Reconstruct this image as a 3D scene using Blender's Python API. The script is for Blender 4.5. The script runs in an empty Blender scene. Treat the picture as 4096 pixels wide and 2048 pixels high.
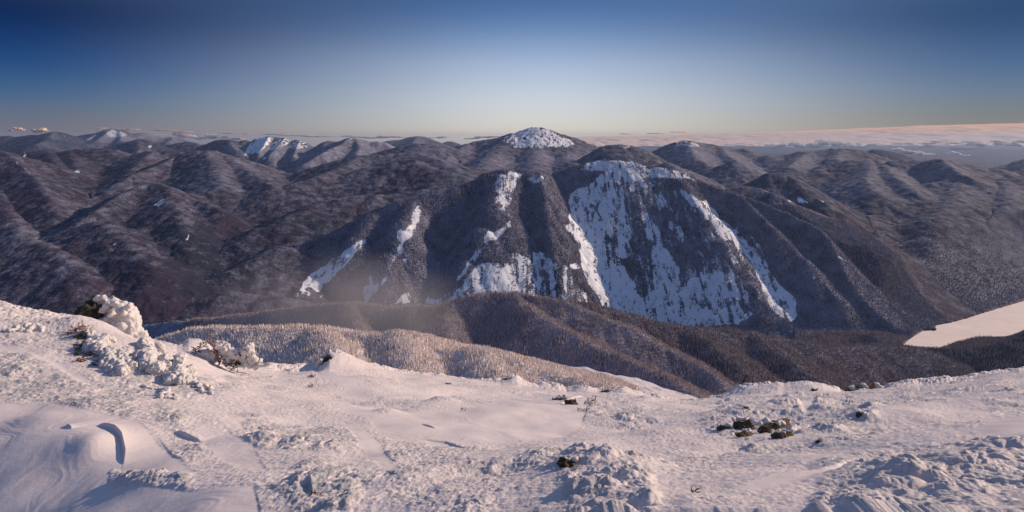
import bpy, bmesh, math, random
import numpy as np
from mathutils import Vector

# ------------------------------------------------------------------ camera
C = bpy.context.scene
F = 610.0 * 2.515625          # focal length in sketch units (2576 wide)
HX, HY = 1288.0, 342.0        # principal column, eye level row
cam = bpy.data.cameras.new("camera"); co = bpy.data.objects.new("camera", cam)
C.collection.objects.link(co); C.camera = co
cam.lens = 610.0 * 36 / 1024; cam.sensor_width = 36
cam.shift_y = -(256 - 136) / 1024.0
co.location = (0, 0, 0); co.rotation_euler = (math.radians(90), 0, 0)
cam.clip_start = 0.1; cam.clip_end = 400000
C.render.resolution_x = 1024; C.render.resolution_y = 512

# ------------------------------------------------------------------ sky, sun, exposure
SUN_AZ, SUN_EL = math.radians(69.5), math.radians(23)    # azimuth to the right of the view axis
SKC = [(1, .88, .98), (1.35, 1.0, .94), (1.25, .97, .92), (.67, .65, .75), (.27, .385, .54)]   # horizon upwards, centre
SKL = [(.25, .21, .31), (.13, .20, .34), (.035, .12, .29), (.002, .032, .11)]
SKR = [(.17, .15, .16), (.17, .18, .24), (.11, .15, .23), (.035, .08, .14)]
w = bpy.data.worlds.new("World"); C.world = w; w.use_nodes = True
nt = w.node_tree; N = nt.nodes; L = nt.links
bg = N["Background"]
sky = N.new("ShaderNodeTexSky"); sky.sky_type = 'NISHITA'; sky.sun_disc = False
sky.sun_elevation = SUN_EL; sky.sun_rotation = SUN_AZ
sky.altitude = 1600; sky.air_density = 1.0; sky.dust_density = 0.6; sky.ozone_density = 3.0
# sky tint: vignette at sides, darker up the view, brightened overhead for added fill
tcw = N.new("ShaderNodeTexCoord"); sxyz = N.new("ShaderNodeSeparateXYZ"); L.new(tcw.outputs['Generated'], sxyz.inputs[0])
def sky_ramp(stops):
    r = N.new("ShaderNodeValToRGB"); cr = r.color_ramp; cr.interpolation = 'LINEAR'
    st = sorted(stops, key=lambda q: q[0]); ps = [q[0] for q in st]
    gx = np.arange(-.1, 1.1, .002); gk = np.exp(-.5 * (np.arange(-20, 21) / 8.0) ** 2); gk /= gk.sum()
    cs = [np.convolve(np.pad(np.interp(gx, ps, [q[1][k] for q in st]), 20, mode='edge'), gk, 'valid') for k in range(3)]
    fine = [0.0, 1.0] + [.008, .018, .028, .039, .05, .061, .072, .083, .094, .105, .116, .127, .138, .149, .16, .171, .182, .193, .204, .215, .23, .25, .28, .32, .38, .45, .55]
    for i, (p, c) in enumerate([(f, [float(np.interp(f, gx, cs[k])) for k in range(3)]) for f in fine]):
        e = cr.elements[i] if i < 2 else cr.elements.new(p)
        e.position = p; e.color = tuple(v / 2 * (.13 / .15 if p < .3 else 1) for v in c) + (1,)
    L.new(sxyz.outputs[2], r.inputs[0]); return r.outputs[0]
rc = sky_ramp([(0.0, SKC[0]), (1.0, (1.2, 1.02, 1.0)), (.018, SKC[0]), (.069, SKC[1]), (.121, SKC[2]), (.17, SKC[3]), (.218, SKC[4]), (.45, (1.05, .93, .94))])
rl = sky_ramp([(0.0, SKL[0]), (1.0, (1.2, 1.02, 1.0)), (.014, SKL[0]), (.053, SKL[1]), (.093, SKL[2]), (.168, SKL[3]), (.45, (1.05, .93, .94))])
rr = sky_ramp([(0.0, SKR[0]), (1.0, (1.2, 1.02, 1.0)), (.014, SKR[0]), (.053, SKR[1]), (.093, SKR[2]), (.168, SKR[3]), (.45, (1.05, .93, .94))])
def wm(op, a, b=None, c=None):
    x = N.new("ShaderNodeMath"); x.operation = op
    for i, v in enumerate((a, b, c)):
        if v is None: continue
        if hasattr(v, 'is_linked'): L.new(v, x.inputs[i])
        else: x.inputs[i].default_value = v
    return x.outputs[0]
az = wm('ARCTAN2', sxyz.outputs[0], sxyz.outputs[1])
def side(sign):
    mr = N.new("ShaderNodeMapRange"); mr.interpolation_type = 'SMOOTHSTEP'; L.new(wm('MULTIPLY', az, sign), mr.inputs[0])
    mr.inputs[1].default_value = -.12; mr.inputs[2].default_value = .72; return mr.outputs[0]
def wmix(f, a, b, t='MIX'):
    x = N.new('ShaderNodeMix'); x.data_type = 'RGBA'; x.blend_type = t
    if hasattr(f, 'is_linked'): L.new(f, x.inputs[0])
    else: x.inputs[0].default_value = f
    L.new(a, x.inputs[6]); L.new(b, x.inputs[7]); return x.outputs[2]
tint = wmix(side(1.0), wmix(side(-1.0), rc, rl), rr)
mu = wmix(1.0, sky.outputs[0], tint, 'MULTIPLY')
sc2 = N.new('ShaderNodeVectorMath'); sc2.operation = 'SCALE'; sc2.inputs['Scale'].default_value = 2.0; L.new(mu, sc2.inputs[0]); L.new(sc2.outputs[0], bg.inputs[0])
bg.inputs[1].default_value = 0.15
sl = bpy.data.lights.new("sun", 'SUN'); so = bpy.data.objects.new("sun", sl); C.collection.objects.link(so)
sl.energy = 5.0; sl.angle = math.radians(0.6); sl.color = (1.0, 0.755, 0.545)
sdir = Vector((math.sin(SUN_AZ) * math.cos(SUN_EL), math.cos(SUN_AZ) * math.cos(SUN_EL), math.sin(SUN_EL)))
so.rotation_euler = (-sdir).to_track_quat('-Z', 'Y').to_euler(); so.location = (60, 10, 40)
C.view_settings.view_transform = 'Standard'; C.view_settings.look = 'None'
C.view_settings.exposure = 0.0; C.view_settings.gamma = 1.0; C.view_settings.use_curve_mapping = False
C.cycles.max_bounces = 5; C.cycles.volume_bounces = 0; C.cycles.volume_max_steps = 64
C.cycles.use_denoising = True

HAZE = 0.000013
rng = np.random.default_rng(7); random.seed(7)

# ------------------------------------------------------------------ helpers
def tag(o, label=None, cat=None, group=None, kind=None):
    if label: o['label'] = label
    if cat: o['category'] = cat
    if group: o['group'] = group
    if kind: o['kind'] = kind
    return o

_perm = rng.permutation(4096).astype(np.int32)
_ga = rng.random(4096).astype(np.float32) * 2 * np.pi
_gx = np.cos(_ga); _gy = np.sin(_ga); _rv = rng.random(4096).astype(np.float32); _rw = rng.random(4096).astype(np.float32)
def _h(ix, iy): return _perm[(_perm[ix & 4095] + iy) & 4095]
def perlin(x, y):
    x0 = np.floor(x); y0 = np.floor(y); fx = (x - x0).astype(np.float32); fy = (y - y0).astype(np.float32)
    ix = x0.astype(np.int64); iy = y0.astype(np.int64)
    u = fx * fx * fx * (fx * (fx * 6 - 15) + 10); v = fy * fy * fy * (fy * (fy * 6 - 15) + 10)
    def g(dx, dy):
        h = _h(ix + dx, iy + dy); return _gx[h] * (fx - dx) + _gy[h] * (fy - dy)
    a = g(0, 0); a = a + u * (g(1, 0) - a); b = g(0, 1); b = b + u * (g(1, 1) - b)
    return (a + v * (b - a)) * 1.5
def fbm(x, y, oct=4, gain=0.5):
    s = 0; a = 1.0
    for i in range(oct):
        s = s + a * perlin(x * 2 ** i + 17.3 * i, y * 2 ** i - 9.1 * i); a *= gain
    return s
def ridged(x, y, oct=4, gain=0.5):
    s = 0; a = 1.0
    for i in range(oct):
        s = s + a * (0.5 - np.abs(perlin(x * 2 ** i + 31.7 * i, y * 2 ** i + 5.9 * i))); a *= gain
    return s
def worley(x, y):
    ix = np.floor(x).astype(np.int64); iy = np.floor(y).astype(np.int64)
    best = np.full(x.shape, 9.0, np.float32); rid = np.zeros(x.shape, np.float32)
    for i in (-1, 0, 1):
        for j in (-1, 0, 1):
            h = _h(ix + i, iy + j)
            dx = (ix + i + _rv[h] - x); dy = (iy + j + _rw[h] - y)
            d = (dx * dx + dy * dy).astype(np.float32)
            m = d < best; best = np.where(m, d, best); rid = np.where(m, _rv[(h * 7 + 3) & 4095], rid)
    return np.sqrt(best), rid
def sstep(a, b, x):
    t = np.clip((x - a) / (b - a), 0, 1); return t * t * (3 - 2 * t)

def mesh_from(name, V, Fq, mat, attrs=None, smooth=True):
    """V (n,3), Fq (m,k) ints"""
    me = bpy.data.meshes.new(name)
    n, m, k = len(V), len(Fq), Fq.shape[1]
    me.vertices.add(n); me.vertices.foreach_set('co', np.ascontiguousarray(V, np.float32).ravel())
    me.loops.add(m * k); me.loops.foreach_set('vertex_index', np.ascontiguousarray(Fq, np.int32).ravel())
    me.polygons.add(m); me.polygons.foreach_set('loop_start', np.arange(0, m * k, k, dtype=np.int32))
    me.polygons.foreach_set('use_smooth', np.full(m, smooth, bool))
    me.update(calc_edges=True)
    for an, av in (attrs or {}).items():
        at = me.attributes.new(an, 'FLOAT', 'POINT'); at.data.foreach_set('value', np.ascontiguousarray(av, np.float32))
    me.materials.append(mat)
    return me
def obj(name, me, parent=None, loc=None):
    o = bpy.data.objects.new(name, me); C.collection.objects.link(o)
    if parent: o.parent = parent
    if loc is not None: o.location = loc
    return o
def grid_faces(nr, nc):
    i = np.arange((nr - 1) * nc, dtype=np.int32).reshape(nr - 1, nc)[:, :-1]
    return np.stack([i, i + 1, i + nc + 1, i + nc], -1).reshape(-1, 4)

# raster masks in sketch space (2576 x 1288), painted from polygons
def poly_mask(polys, blur=2):
    M = np.zeros((1288, 2576), np.float32)
    for pts, val in polys:
        P = np.array(pts, float)
        x0, x1 = int(max(0, P[:, 0].min() - 1)), int(min(2575, P[:, 0].max() + 2))
        y0, y1 = int(max(0, P[:, 1].min() - 1)), int(min(1287, P[:, 1].max() + 2))
        if x1 <= x0 or y1 <= y0: continue
        yy, xx = np.mgrid[y0:y1 + 1, x0:x1 + 1]; ins = np.zeros(xx.shape, bool)
        n = len(P)
        for i in range(n):
            ax, ay = P[i]; bx, by = P[(i + 1) % n]
            if ay == by: continue
            c = (yy < max(ay, by)) & (yy >= min(ay, by))
            xi = ax + (yy - ay) * (bx - ax) / (by - ay)
            ins ^= c & (xx < xi)
        sub = M[y0:y1 + 1, x0:x1 + 1]
        sub[ins] = val
    for _ in range(2):
        for ax in (0, 1):
            Mp = np.pad(M, blur, mode='edge'); H_, W_ = M.shape; acc = M.copy()
            for s in range(1, blur + 1):
                if ax == 0: acc += Mp[blur + s:blur + s + H_, blur:-blur] + Mp[blur - s:blur - s + H_, blur:-blur]
                else: acc += Mp[blur:-blur, blur + s:blur + s + W_] + Mp[blur:-blur, blur - s:blur - s + W_]
            M = acc / (2 * blur + 1)
    return M
def sample(M, dx, dy):
    ok = (dx >= 0) & (dx < 2575) & (dy >= 0) & (dy < 1287)
    x = np.clip(dx, 0, 2574.0); y = np.clip(dy, 0, 1286.0)
    xi = x.astype(int); yi = y.astype(int); fx = x - xi; fy = y - yi
    v = (M[yi, xi] * (1 - fx) + M[yi, xi + 1] * fx) * (1 - fy) + (M[yi + 1, xi] * (1 - fx) + M[yi + 1, xi + 1] * fx) * fy
    return np.where(ok, v, 0)

# ------------------------------------------------------------------ materials
def newmat(name):
    m = bpy.data.materials.new(name); m.use_nodes = True
    return m, m.node_tree.nodes, m.node_tree.links, m.node_tree.nodes['Principled BSDF']
def nd(n, t, **kw):
    x = n.new(t)
    for k, v in kw.items(): setattr(x, k, v)
    return x
def mix(n, l, fac, a, b, op='MIX'):
    x = n.new('ShaderNodeMix'); x.data_type = 'RGBA'; x.blend_type = op
    for s, v in ((x.inputs[0], fac), (x.inputs[6], a), (x.inputs[7], b)):
        if hasattr(v, 'links') or hasattr(v, 'is_linked'): l.new(v, s)
        elif isinstance(v, (int, float)): s.default_value = v
        else: s.default_value = (*v, 1)
    return x.outputs[2]
def mth(n, l, op, a, b=None, c=None, clamp=False):
    x = n.new('ShaderNodeMath'); x.operation = op; x.use_clamp = clamp
    for i, v in enumerate((a, b, c)):
        if v is None: continue
        if hasattr(v, 'is_linked'): l.new(v, x.inputs[i])
        else: x.inputs[i].default_value = v
    return x.outputs[0]
def noise(n, l, scale, vec=None, detail=3, rough=0.55):
    x = n.new('ShaderNodeTexNoise'); x.inputs['Scale'].default_value = scale
    x.inputs['Detail'].default_value = detail; x.inputs['Roughness'].default_value = rough
    if vec is not None: l.new(vec, x.inputs['Vector'])
    return x.outputs[0]
def attr(n, name):
    x = n.new('ShaderNodeAttribute'); x.attribute_name = name; return x.outputs['Fac']

def make_mountain_mat(name, dark, brown, frostc, fine=1 / 9.0):
    m, n, l, b = newmat(name)
    tc = n.new('ShaderNodeTexCoord').outputs['Object']
    fr = attr(n, 'frost'); sn = attr(n, 'snow')
    n1 = noise(n, l, fine, tc, 2, 0.7); n2 = noise(n, l, 1 / 60., tc, 3); n3 = noise(n, l, 1 / 420., tc, 3)
    base = mix(n, l, mth(n, l, 'MULTIPLY_ADD', n3, 2.4, -0.7, True), dark, brown)
    f = mth(n, l, 'ADD', mth(n, l, 'MULTIPLY_ADD', n1, 1.4, -0.7), mth(n, l, 'MULTIPLY_ADD', n2, 1.5, -0.75))
    f = mth(n, l, 'ADD', f, fr, None, True)
    col = mix(n, l, f, base, frostc); col = mix(n, l, mth(n, l, 'SUBTRACT', fr, .7, None, True), col, (.72, .66, .64))
    # bare snow: slides and summit caps, eaten into by clumps of trees
    mp = n.new('ShaderNodeMapping'); l.new(tc, mp.inputs[0]); mp.inputs['Scale'].default_value = (1, 0.55, 0.45)
    c1 = noise(n, l, 1 / 34., mp.outputs[0], 4, 0.6); c2 = noise(n, l, 1 / 10., tc, 2)
    nz = mth(n, l, 'ADD', mth(n, l, 'MULTIPLY_ADD', c1, 4.2, -2.05), mth(n, l, 'MULTIPLY_ADD', c2, 1.6, -0.8))
    mp2 = n.new('ShaderNodeMapping'); l.new(tc, mp2.inputs[0]); mp2.inputs['Scale'].default_value = (1, 0.10, 0.10)
    nz = mth(n, l, 'ADD', nz, mth(n, l, 'MULTIPLY_ADD', noise(n, l, 1 / 22., mp2.outputs[0], 3, 0.6), 3.4, -1.75))
    s = mth(n, l, 'MULTIPLY_ADD', nz, mth(n, l, 'MULTIPLY', sn, 1.0, None, True), sn)
    s = mth(n, l, 'MULTIPLY_ADD', s, 4.0, -1.65, True)
    col = mix(n, l, s, col, mix(n, l, mth(n, l, 'MULTIPLY_ADD', n2, 2.2, -0.6, True), (0.66, 0.70, 0.78), (0.80, 0.83, 0.88)))
    l.new(col, b.inputs['Base Color']); b.inputs['Roughness'].default_value = 0.95
    b.inputs['Specular IOR Level'].default_value = 0.1
    bp = n.new('ShaderNodeBump'); bp.inputs['Strength'].default_value = 0.6; bp.inputs['Distance'].default_value = 5.0
    hgt = mth(n, l, 'MULTIPLY', n1, mth(n, l, 'MULTIPLY_ADD', s, -0.85, 1.0))
    l.new(hgt, bp.inputs['Height']); l.new(bp.outputs[0], b.inputs['Normal'])
    return m
FROST = (0.27, 0.275, 0.36)
M_for = make_mountain_mat("forest_slope", (0.020, 0.026, 0.048), (0.046, 0.033, 0.056), FROST)
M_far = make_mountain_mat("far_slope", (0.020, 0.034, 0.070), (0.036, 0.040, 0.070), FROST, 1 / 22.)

def make_snow(name, icy=False):
    m, n, l, b = newmat(name)
    tc = n.new('ShaderNodeTexCoord').outputs['Object']
    n1 = noise(n, l, 9.0, tc, 6, 0.62); n2 = noise(n, l, 55.0, tc, 4, 0.7); n4 = noise(n, l, 0.9, tc, 4)
    if icy:
        c = mix(n, l, mth(n, l, 'MULTIPLY_ADD', n1, 2.0, -0.5, True), (0.50, 0.495, 0.51), (0.76, 0.71, 0.70))
        b.inputs['Roughness'].default_value = 0.45; b.inputs['Specular IOR Level'].default_value = 0.35
    else:
        ic = attr(n, 'ice')
        c = mix(n, l, mth(n, l, 'MULTIPLY_ADD', n4, 1.6, -0.3, True), (0.62, 0.56, 0.555), (0.75, 0.685, 0.675))
        c = mix(n, l, ic, c, (0.45, 0.445, 0.45))
        b.inputs['Roughness'].default_value = 0.55; b.inputs['Specular IOR Level'].default_value = 0.25
    l.new(c, b.inputs['Base Color'])
    bp = n.new('ShaderNodeBump'); bp.inputs['Strength'].default_value = 0.6; bp.inputs['Distance'].default_value = 0.045
    ru = attr(n, 'rough') if not icy else None
    hh = mth(n, l, 'ADD', n1, mth(n, l, 'MULTIPLY', n2, 0.5))
    if ru is not None: hh = mth(n, l, 'MULTIPLY', hh, ru)
    l.new(hh, bp.inputs['Height']); l.new(bp.outputs[0], b.inputs['Normal'])
    return m
M_snow = make_snow("summit_snow"); M_ice = make_snow("rime_ice", True)

def make_rock(name, a, c, ice=0.0):
    m, n, l, b = newmat(name)
    tc = n.new('ShaderNodeTexCoord').outputs['Object']
    n1 = noise(n, l, 7, tc, 8, 0.7); n2 = noise(n, l, 30, tc, 4, 0.7); n3 = noise(n, l, 4, tc, 5, 0.6)
    col = mix(n, l, mth(n, l, 'MULTIPLY_ADD', n1, 3, -1.0, True), a, c)
    if ice: col = mix(n, l, mth(n, l, 'MULTIPLY_ADD', n3, 12, -12 * (1 - ice), True), col, (0.8, 0.79, 0.8))
    l.new(col, b.inputs['Base Color']); b.inputs['Roughness'].default_value = 0.9
    bp = n.new('ShaderNodeBump'); bp.inputs['Strength'].default_value = 0.9; bp.inputs['Distance'].default_value = 0.04
    l.new(mth(n, l, 'ADD', n1, n2), bp.inputs['Height']); l.new(bp.outputs[0], b.inputs['Normal'])
    return m
M_rock = make_rock("lichen_rock", (0.028, 0.020, 0.012), (0.19, 0.125, 0.06), 0.38)
M_boul = make_rock("boulder_rock", (0.022, 0.021, 0.017), (0.075, 0.065, 0.045), 0.30)

def plain(name, col, rough=0.8, var=0.35, scale=20):
    m, n, l, b = newmat(name)
    tc = n.new('ShaderNodeTexCoord').outputs['Object']
    c2 = tuple(min(1, x * (1 + var * 1.6)) for x in col); c1 = tuple(x * (1 - var) for x in col)
    l.new(mix(n, l, noise(n, l, scale, tc, 4), c1, c2), b.inputs['Base Color']); b.inputs['Roughness'].default_value = rough
    return m
M_twig = plain("brown_twigs", (0.10, 0.045, 0.022)); M_stem = plain("dead_stem", (0.20, 0.085, 0.06), 0.8, 0.4, 40)
M_needle = plain("dark_needles", (0.035, 0.035, 0.016)); M_rust = plain("rust_needles", (0.16, 0.055, 0.016))
M_lake = plain("lake_snow", (0.76, 0.65, 0.585), 0.8, 0.14, 0.010)

def make_tree_mat(name, dark, frost):
    m, n, l, b = newmat(name)
    t = attr(n, 'tint'); tc = n.new('ShaderNodeTexCoord').outputs['Object']
    k = mth(n, l, 'ADD', t, mth(n, l, 'MULTIPLY_ADD', noise(n, l, 1.3, tc, 2), 0.8, -0.4), None, True)
    l.new(mix(n, l, k, dark, frost), b.inputs['Base Color']); b.inputs['Roughness'].default_value = 0.9
    b.inputs['Specular IOR Level'].default_value = 0.1
    return m
M_treeF = make_tree_mat("frosted_tree", (0.27, 0.21, 0.19), (0.88, 0.78, 0.73))
M_treeM = make_tree_mat("mid_tree", (0.075, 0.056, 0.060), (0.44, 0.36, 0.35))
M_treeD = make_tree_mat("dark_tree", (0.030, 0.036, 0.060), (0.28, 0.28, 0.35))

# ------------------------------------------------------------------ summit snowfield in front
crest = np.array([(-400,690,17),(-150,728,16.5),(0,755.5,16),(37,765,16),(75,775,16),(112,782,16),(140,792,16.2),(155,795,16.4),(187,800,16.8),(225,815,17),(262,826,17),(300,838,17),(350,858,17),(387,864,17.5),(412,867,18),(445,875,18.5),(460,871,19),(475,860,19.5),(500,857,19.5),(520,860,19.5),(545,885,19.5),(600,905,20),(644,916,20.5),(681,921,21),(706,929,22),(756,935,22.5),(800,933,22.5),(815,912,22.5),(829,897,22.5),(856,896,23),(881,901,23.5),(919,914,24.5),(969,924,25.5),(1019,932,26.5),(1069,939,27.5),(1119,946,28),(1169,952,28.5),(1231,957,29),(1261,958,29),(1276,953,29),(1288,950,29),(1300,951,29),(1313,959,29),(1338,970,29),(1375,973,28.5),(1405,976,28),(1425,985,27.5),(1450,980,27),(1480,980,27),(1503,985,27),(1525,983,27),(1550,979,27),(1565,974,27),(1588,979,27),(1625,987,26.5),(1663,991,26),(1688,1000,26),(1713,1007,26),(1738,1008,26),(1775,1005,25.5),(1813,999,25.5),(1838,991,25),(1875,980,25),(1913,976,25),(1957,973,25),(1972,979,25),(1992,979,25),(2019,973,25),(2069,973,25),(2102,981,25),(2117,988,25),(2150,987,24.5),(2222,972,24),(2257,962,24),(2282,960,24),(2319,960,24),(2369,953,24),(2407,952,24),(2432,944,24),(2469,938,24),(2507,932,24),(2544,929,24),(2576,926,24),(2700,915,24),(3000,890,24)], float)
_gx2 = np.arange(-400, 3001, 4.0); _k = np.exp(-0.5 * (np.arange(-90, 91) / 32.0) ** 2); _k /= _k.sum()
_sm = lambda v: np.convolve(np.pad(np.interp(_gx2, crest[:, 0], v), 90, mode='edge'), _k, 'valid')
cyS, cYS = _sm(crest[:, 1]), _sm(crest[:, 2])
def crest_y(sx): return np.interp(sx, _gx2, cyS)
def crest_Y(sx): return np.interp(sx, _gx2, cYS)
def crest_lift(sx, y):
    Yc = crest_Y(sx); d = crest_y(sx) - np.interp(sx, crest[:, 0], crest[:, 1])
    dd = Yc - y
    return d / F * Yc * np.where(dd > 0, np.exp(-(dd / (.10 * Yc)) ** 2), np.exp(-(dd / 1.5) ** 2))
YB, DYB = 4.9, 1310.0
_k2 = np.exp(-0.5 * (np.arange(-200, 201) / 75.0) ** 2); _k2 /= _k2.sum()
_ybS = np.convolve(np.pad(np.interp(_gx2, [-400, 0, 600, 1400, 2576, 3000], [8.6, 8.0, 6.0, 4.8, 3.6, 3.4]), 200, mode='edge'), _k2, 'valid')  # near ground tilted away from the sun at both bottom corners to darken them
def yb_of(sx): return np.interp(sx, _gx2, _ybS)
def fg_depth(sx, sy):
    yc = crest_y(sx); Yc = crest_Y(sx)
    s_ = (DYB - sy) / (DYB - yc)
    return 1.0 / ((1 / yb_of(sx)) * (1 - s_) + (1 / Yc) * s_)
smooth_p = [
 ([(930,1045),(1010,1028),(1100,1030),(1200,1022),(1290,1012),(1420,1000),(1480,1005),(1475,1040),(1460,1065),(1400,1085),(1250,1097),(1100,1098),(1000,1092),(950,1072)], 1),
 ([(0,1010),(130,1015),(250,1050),(350,1072),(420,1125),(470,1170),(500,1190),(420,1190),(330,1180),(275,1165),(270,1200),(330,1228),(480,1245),(640,1240),(660,1310),(0,1310)], 1),
 ([(100,880),(140,900),(200,930),(240,960),(200,950),(120,900),(60,880),(0,870),(0,850)], .8),
 ([(1840,1255),(1980,1215),(2100,1190),(2180,1165),(2120,1200),(2040,1225),(1900,1262)], 1), ([(2440,1092),(2500,1062),(2600,1020),(2600,1085),(2520,1097)], 1),
 ([(1560,1012),(1650,1008),(1710,1006),(1640,1018),(1570,1018)], 1), ([(2000,1030),(2040,1020),(2060,1028),(2030,1045)], 1),
 ([(850,1000),(900,1010),(960,1020),(930,1045),(860,1030)], .9), ([(860,1040),(900,1060),(960,1110),(1000,1180),(960,1180),(900,1100)], .8),
 ([(690,935),(760,940),(830,925),(900,950),(960,1000),(900,990),(800,950),(700,950)], .6), ([(1000,960),(1100,975),(1180,985),(1100,990),(1010,975)], .7),
 ([(430,930),(560,925),(620,940),(560,955),(450,950)], .8), ([(600,1000),(700,1020),(640,1050),(560,1010)], .4), ([(1150,1130),(1230,1120),(1330,1150),(1200,1160)], .6),
 ([(480,1060),(560,1080),(640,1120),(680,1200),(600,1180),(520,1120)], .7)]
lump_p = [([(270,1195),(330,1183),(430,1192),(490,1215),(475,1248),(340,1238)], 1), ([(395,1030),(440,1030),(480,1060),(470,1098),(410,1082)], .9), ([(1330,1150),(1480,1130),(1600,1150),(1650,1310),(1420,1310),(1440,1240),(1360,1200)], 1),
 ([(1090,1130),(1200,1140),(1300,1165),(1345,1190),(1200,1185)], .9), ([(740,1165),(860,1170),(910,1240),(850,1310),(740,1290)], 1), ([(2060,1170),(2300,1140),(2600,1110),(2600,1310),(2040,1310)], .75),
 ([(1750,1030),(1950,1005),(2200,1015),(2210,1085),(2000,1115),(1800,1092)], .7), ([(610,1010),(760,1080),(870,1130),(720,1125),(600,1065)], .8), ([(0,880),(130,890),(300,990),(420,1000),(600,1000),(640,940),(560,950),(440,960),(300,1040),(130,1010),(0,1000)], .7),
 ([(0,1130),(60,1140),(130,1190),(120,1240),(0,1240)], .9), ([(690,1080),(780,1060),(840,1110),(760,1120)], .7), ([(1450,1000),(1600,1000),(1720,1030),(1600,1060),(1470,1050)], .6),
 ([(1720,1020),(1800,1010),(1900,985),(2100,990),(2250,975),(2420,960),(2600,935),(2600,990),(2300,1010),(1900,1020)], .5)]
MSm = poly_mask(smooth_p, 6); MLu = poly_mask(lump_p, 22)
# hand placed swells: sx, sy, radius x (m), radius y (m), height (m)
swell = [(1120,1010,.5,.4,.12),(980,1030,.45,.35,.10),(1250,1180,.5,.4,-.10),(1700,1130,.8,.5,.10),(2350,1060,1.2,.7,-.14),(2420,1010,1.4,.8,.14),(1640,1040,1.0,.6,.12),(1760,1180,.7,.5,-.09),(660,1050,.5,.4,.10),(900,1130,.5,.35,-.08),(1020,1210,.4,.3,.08),(2250,1220,.5,.4,.10),(2000,1190,.7,.4,-.07),(330,900,1.9,1.5,.42),(230,850,1.2,1.0,.38),(430,950,1.1,.9,.22),(1500,1200,.9,.8,.16),(2180,1050,1.3,1.2,.30),(2080,1050,1.0,.8,-.12),(1900,1040,2.2,1.4,.22),(400,1215,.5,.35,.09),(820,1210,.55,.45,.10),(560,1060,.8,.5,.10),(1440,1010,2.0,1.2,.16),(860,925,1.6,1.6,.25),(1980,985,2.5,1.5,.15),(500,890,1.3,1.2,.22),(1930,1115,1.5,1.0,-.12),(700,1100,.7,.5,.10),(150,1120,.9,.6,.12),(240,1130,.42,.42,.13),(1300,1060,3.,1.2,-.10),(2450,1180,1.,.8,.16),(2300,1120,1.2,.7,-.12),(100,1060,.8,.35,.09)]
def fg_extra(x, y, sx, sy):
    """small relief of the snowfield, all in world metres"""
    e = 0.16 * fbm(x / 4.2 + 3, y / 4.2, 2) + .045 * fbm(x / 1.3, y / 1.3, 2)
    for (a, b, rx, ry, h) in swell:
        yy = fg_depth(np.float64(a), np.float64(b)); xx = (a - HX) / F * yy
        e = e + h * np.exp(-(((x - xx) / rx) ** 2 + ((y - yy) / ry) ** 2) * 1.6)
    return e
def step_curve(x, y, pts, h, wdt):
    """a wind-cut lip: ground rises by h to the right of the curve, fading away over wdt"""
    P = [((a - HX) / F * fg_depth(np.float64(a), np.float64(b)), fg_depth(np.float64(a), np.float64(b))) for a, b in pts]
    bd = np.full(x.shape, 99.); sg = np.zeros(x.shape); tt = np.zeros(x.shape)
    for i in range(len(P) - 1):
        A, B = P[i], P[i + 1]; vx, vy = B[0] - A[0], B[1] - A[1]; q = vx * vx + vy * vy
        t = ((x - A[0]) * vx + (y - A[1]) * vy) / q; tc = np.clip(t, 0, 1)
        d = np.hypot(x - A[0] - tc * vx, y - A[1] - tc * vy); cr = vy * (x - A[0]) - vx * (y - A[1])
        m = d < bd; bd = np.where(m, d, bd); sg = np.where(m, np.sign(cr), sg); tt = np.where(m, (i + tc) / (len(P) - 1), tt)
    fade = np.sin(np.clip(tt, 0.001, .999) * np.pi) ** .6
    sd = bd * sg
    return h * fade * sstep(-.015, .02, sd) * np.exp(-np.clip(sd, 0, 99) / wdt) * np.exp(-(np.clip(-sd, 0, 99) / .02) ** 2)
steps = [([(308,1158),(312,1135),(303,1112),(285,1098),(262,1090),(245,1088)], .10, .30), ([(505,1102),(480,1096),(455,1090),(437,1087)], .07, .25), ([(178,1102),(170,1094),(163,1088)], .05, .2), ([(784,1250),(778,1235),(777,1222)], .07, .25), ([(1180,1110),(1120,1095),(1060,1090)], .035, .3), ([(1095,1070),(1060,1055)], .03, .3), ([(1500,1000),(1450,1012),(1400,1020)], .05, .4)]
fsx = np.concatenate([np.arange(-7000, -400, 60), np.arange(-400, -60, 12), np.arange(-60, 2636, 1.35), np.arange(2636, 3000, 12), np.arange(3000, 9500, 60)])
nvis = 640; nb_ = 70
fc_y = crest_y(fsx); fc_Y = crest_Y(fsx)
t_ = np.linspace(0, 1, nvis)[:, None]
fsy = DYB * (1 - t_) + fc_y[None] * t_
fY = fg_depth(np.repeat(fsx[None], nvis, 0), fsy)
fZ = -(fsy - HY) / F * fY
db = (np.linspace(0, 1, nb_ + 1)[1:] ** 2 * 60)[:, None]
bY = fc_Y[None] + db; bZ = fZ[-1][None] - 0.9 * (np.sqrt(db ** 2 + .6) - math.sqrt(.6)) - (fc_y[None] - HY) / F * .0 * db
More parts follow.
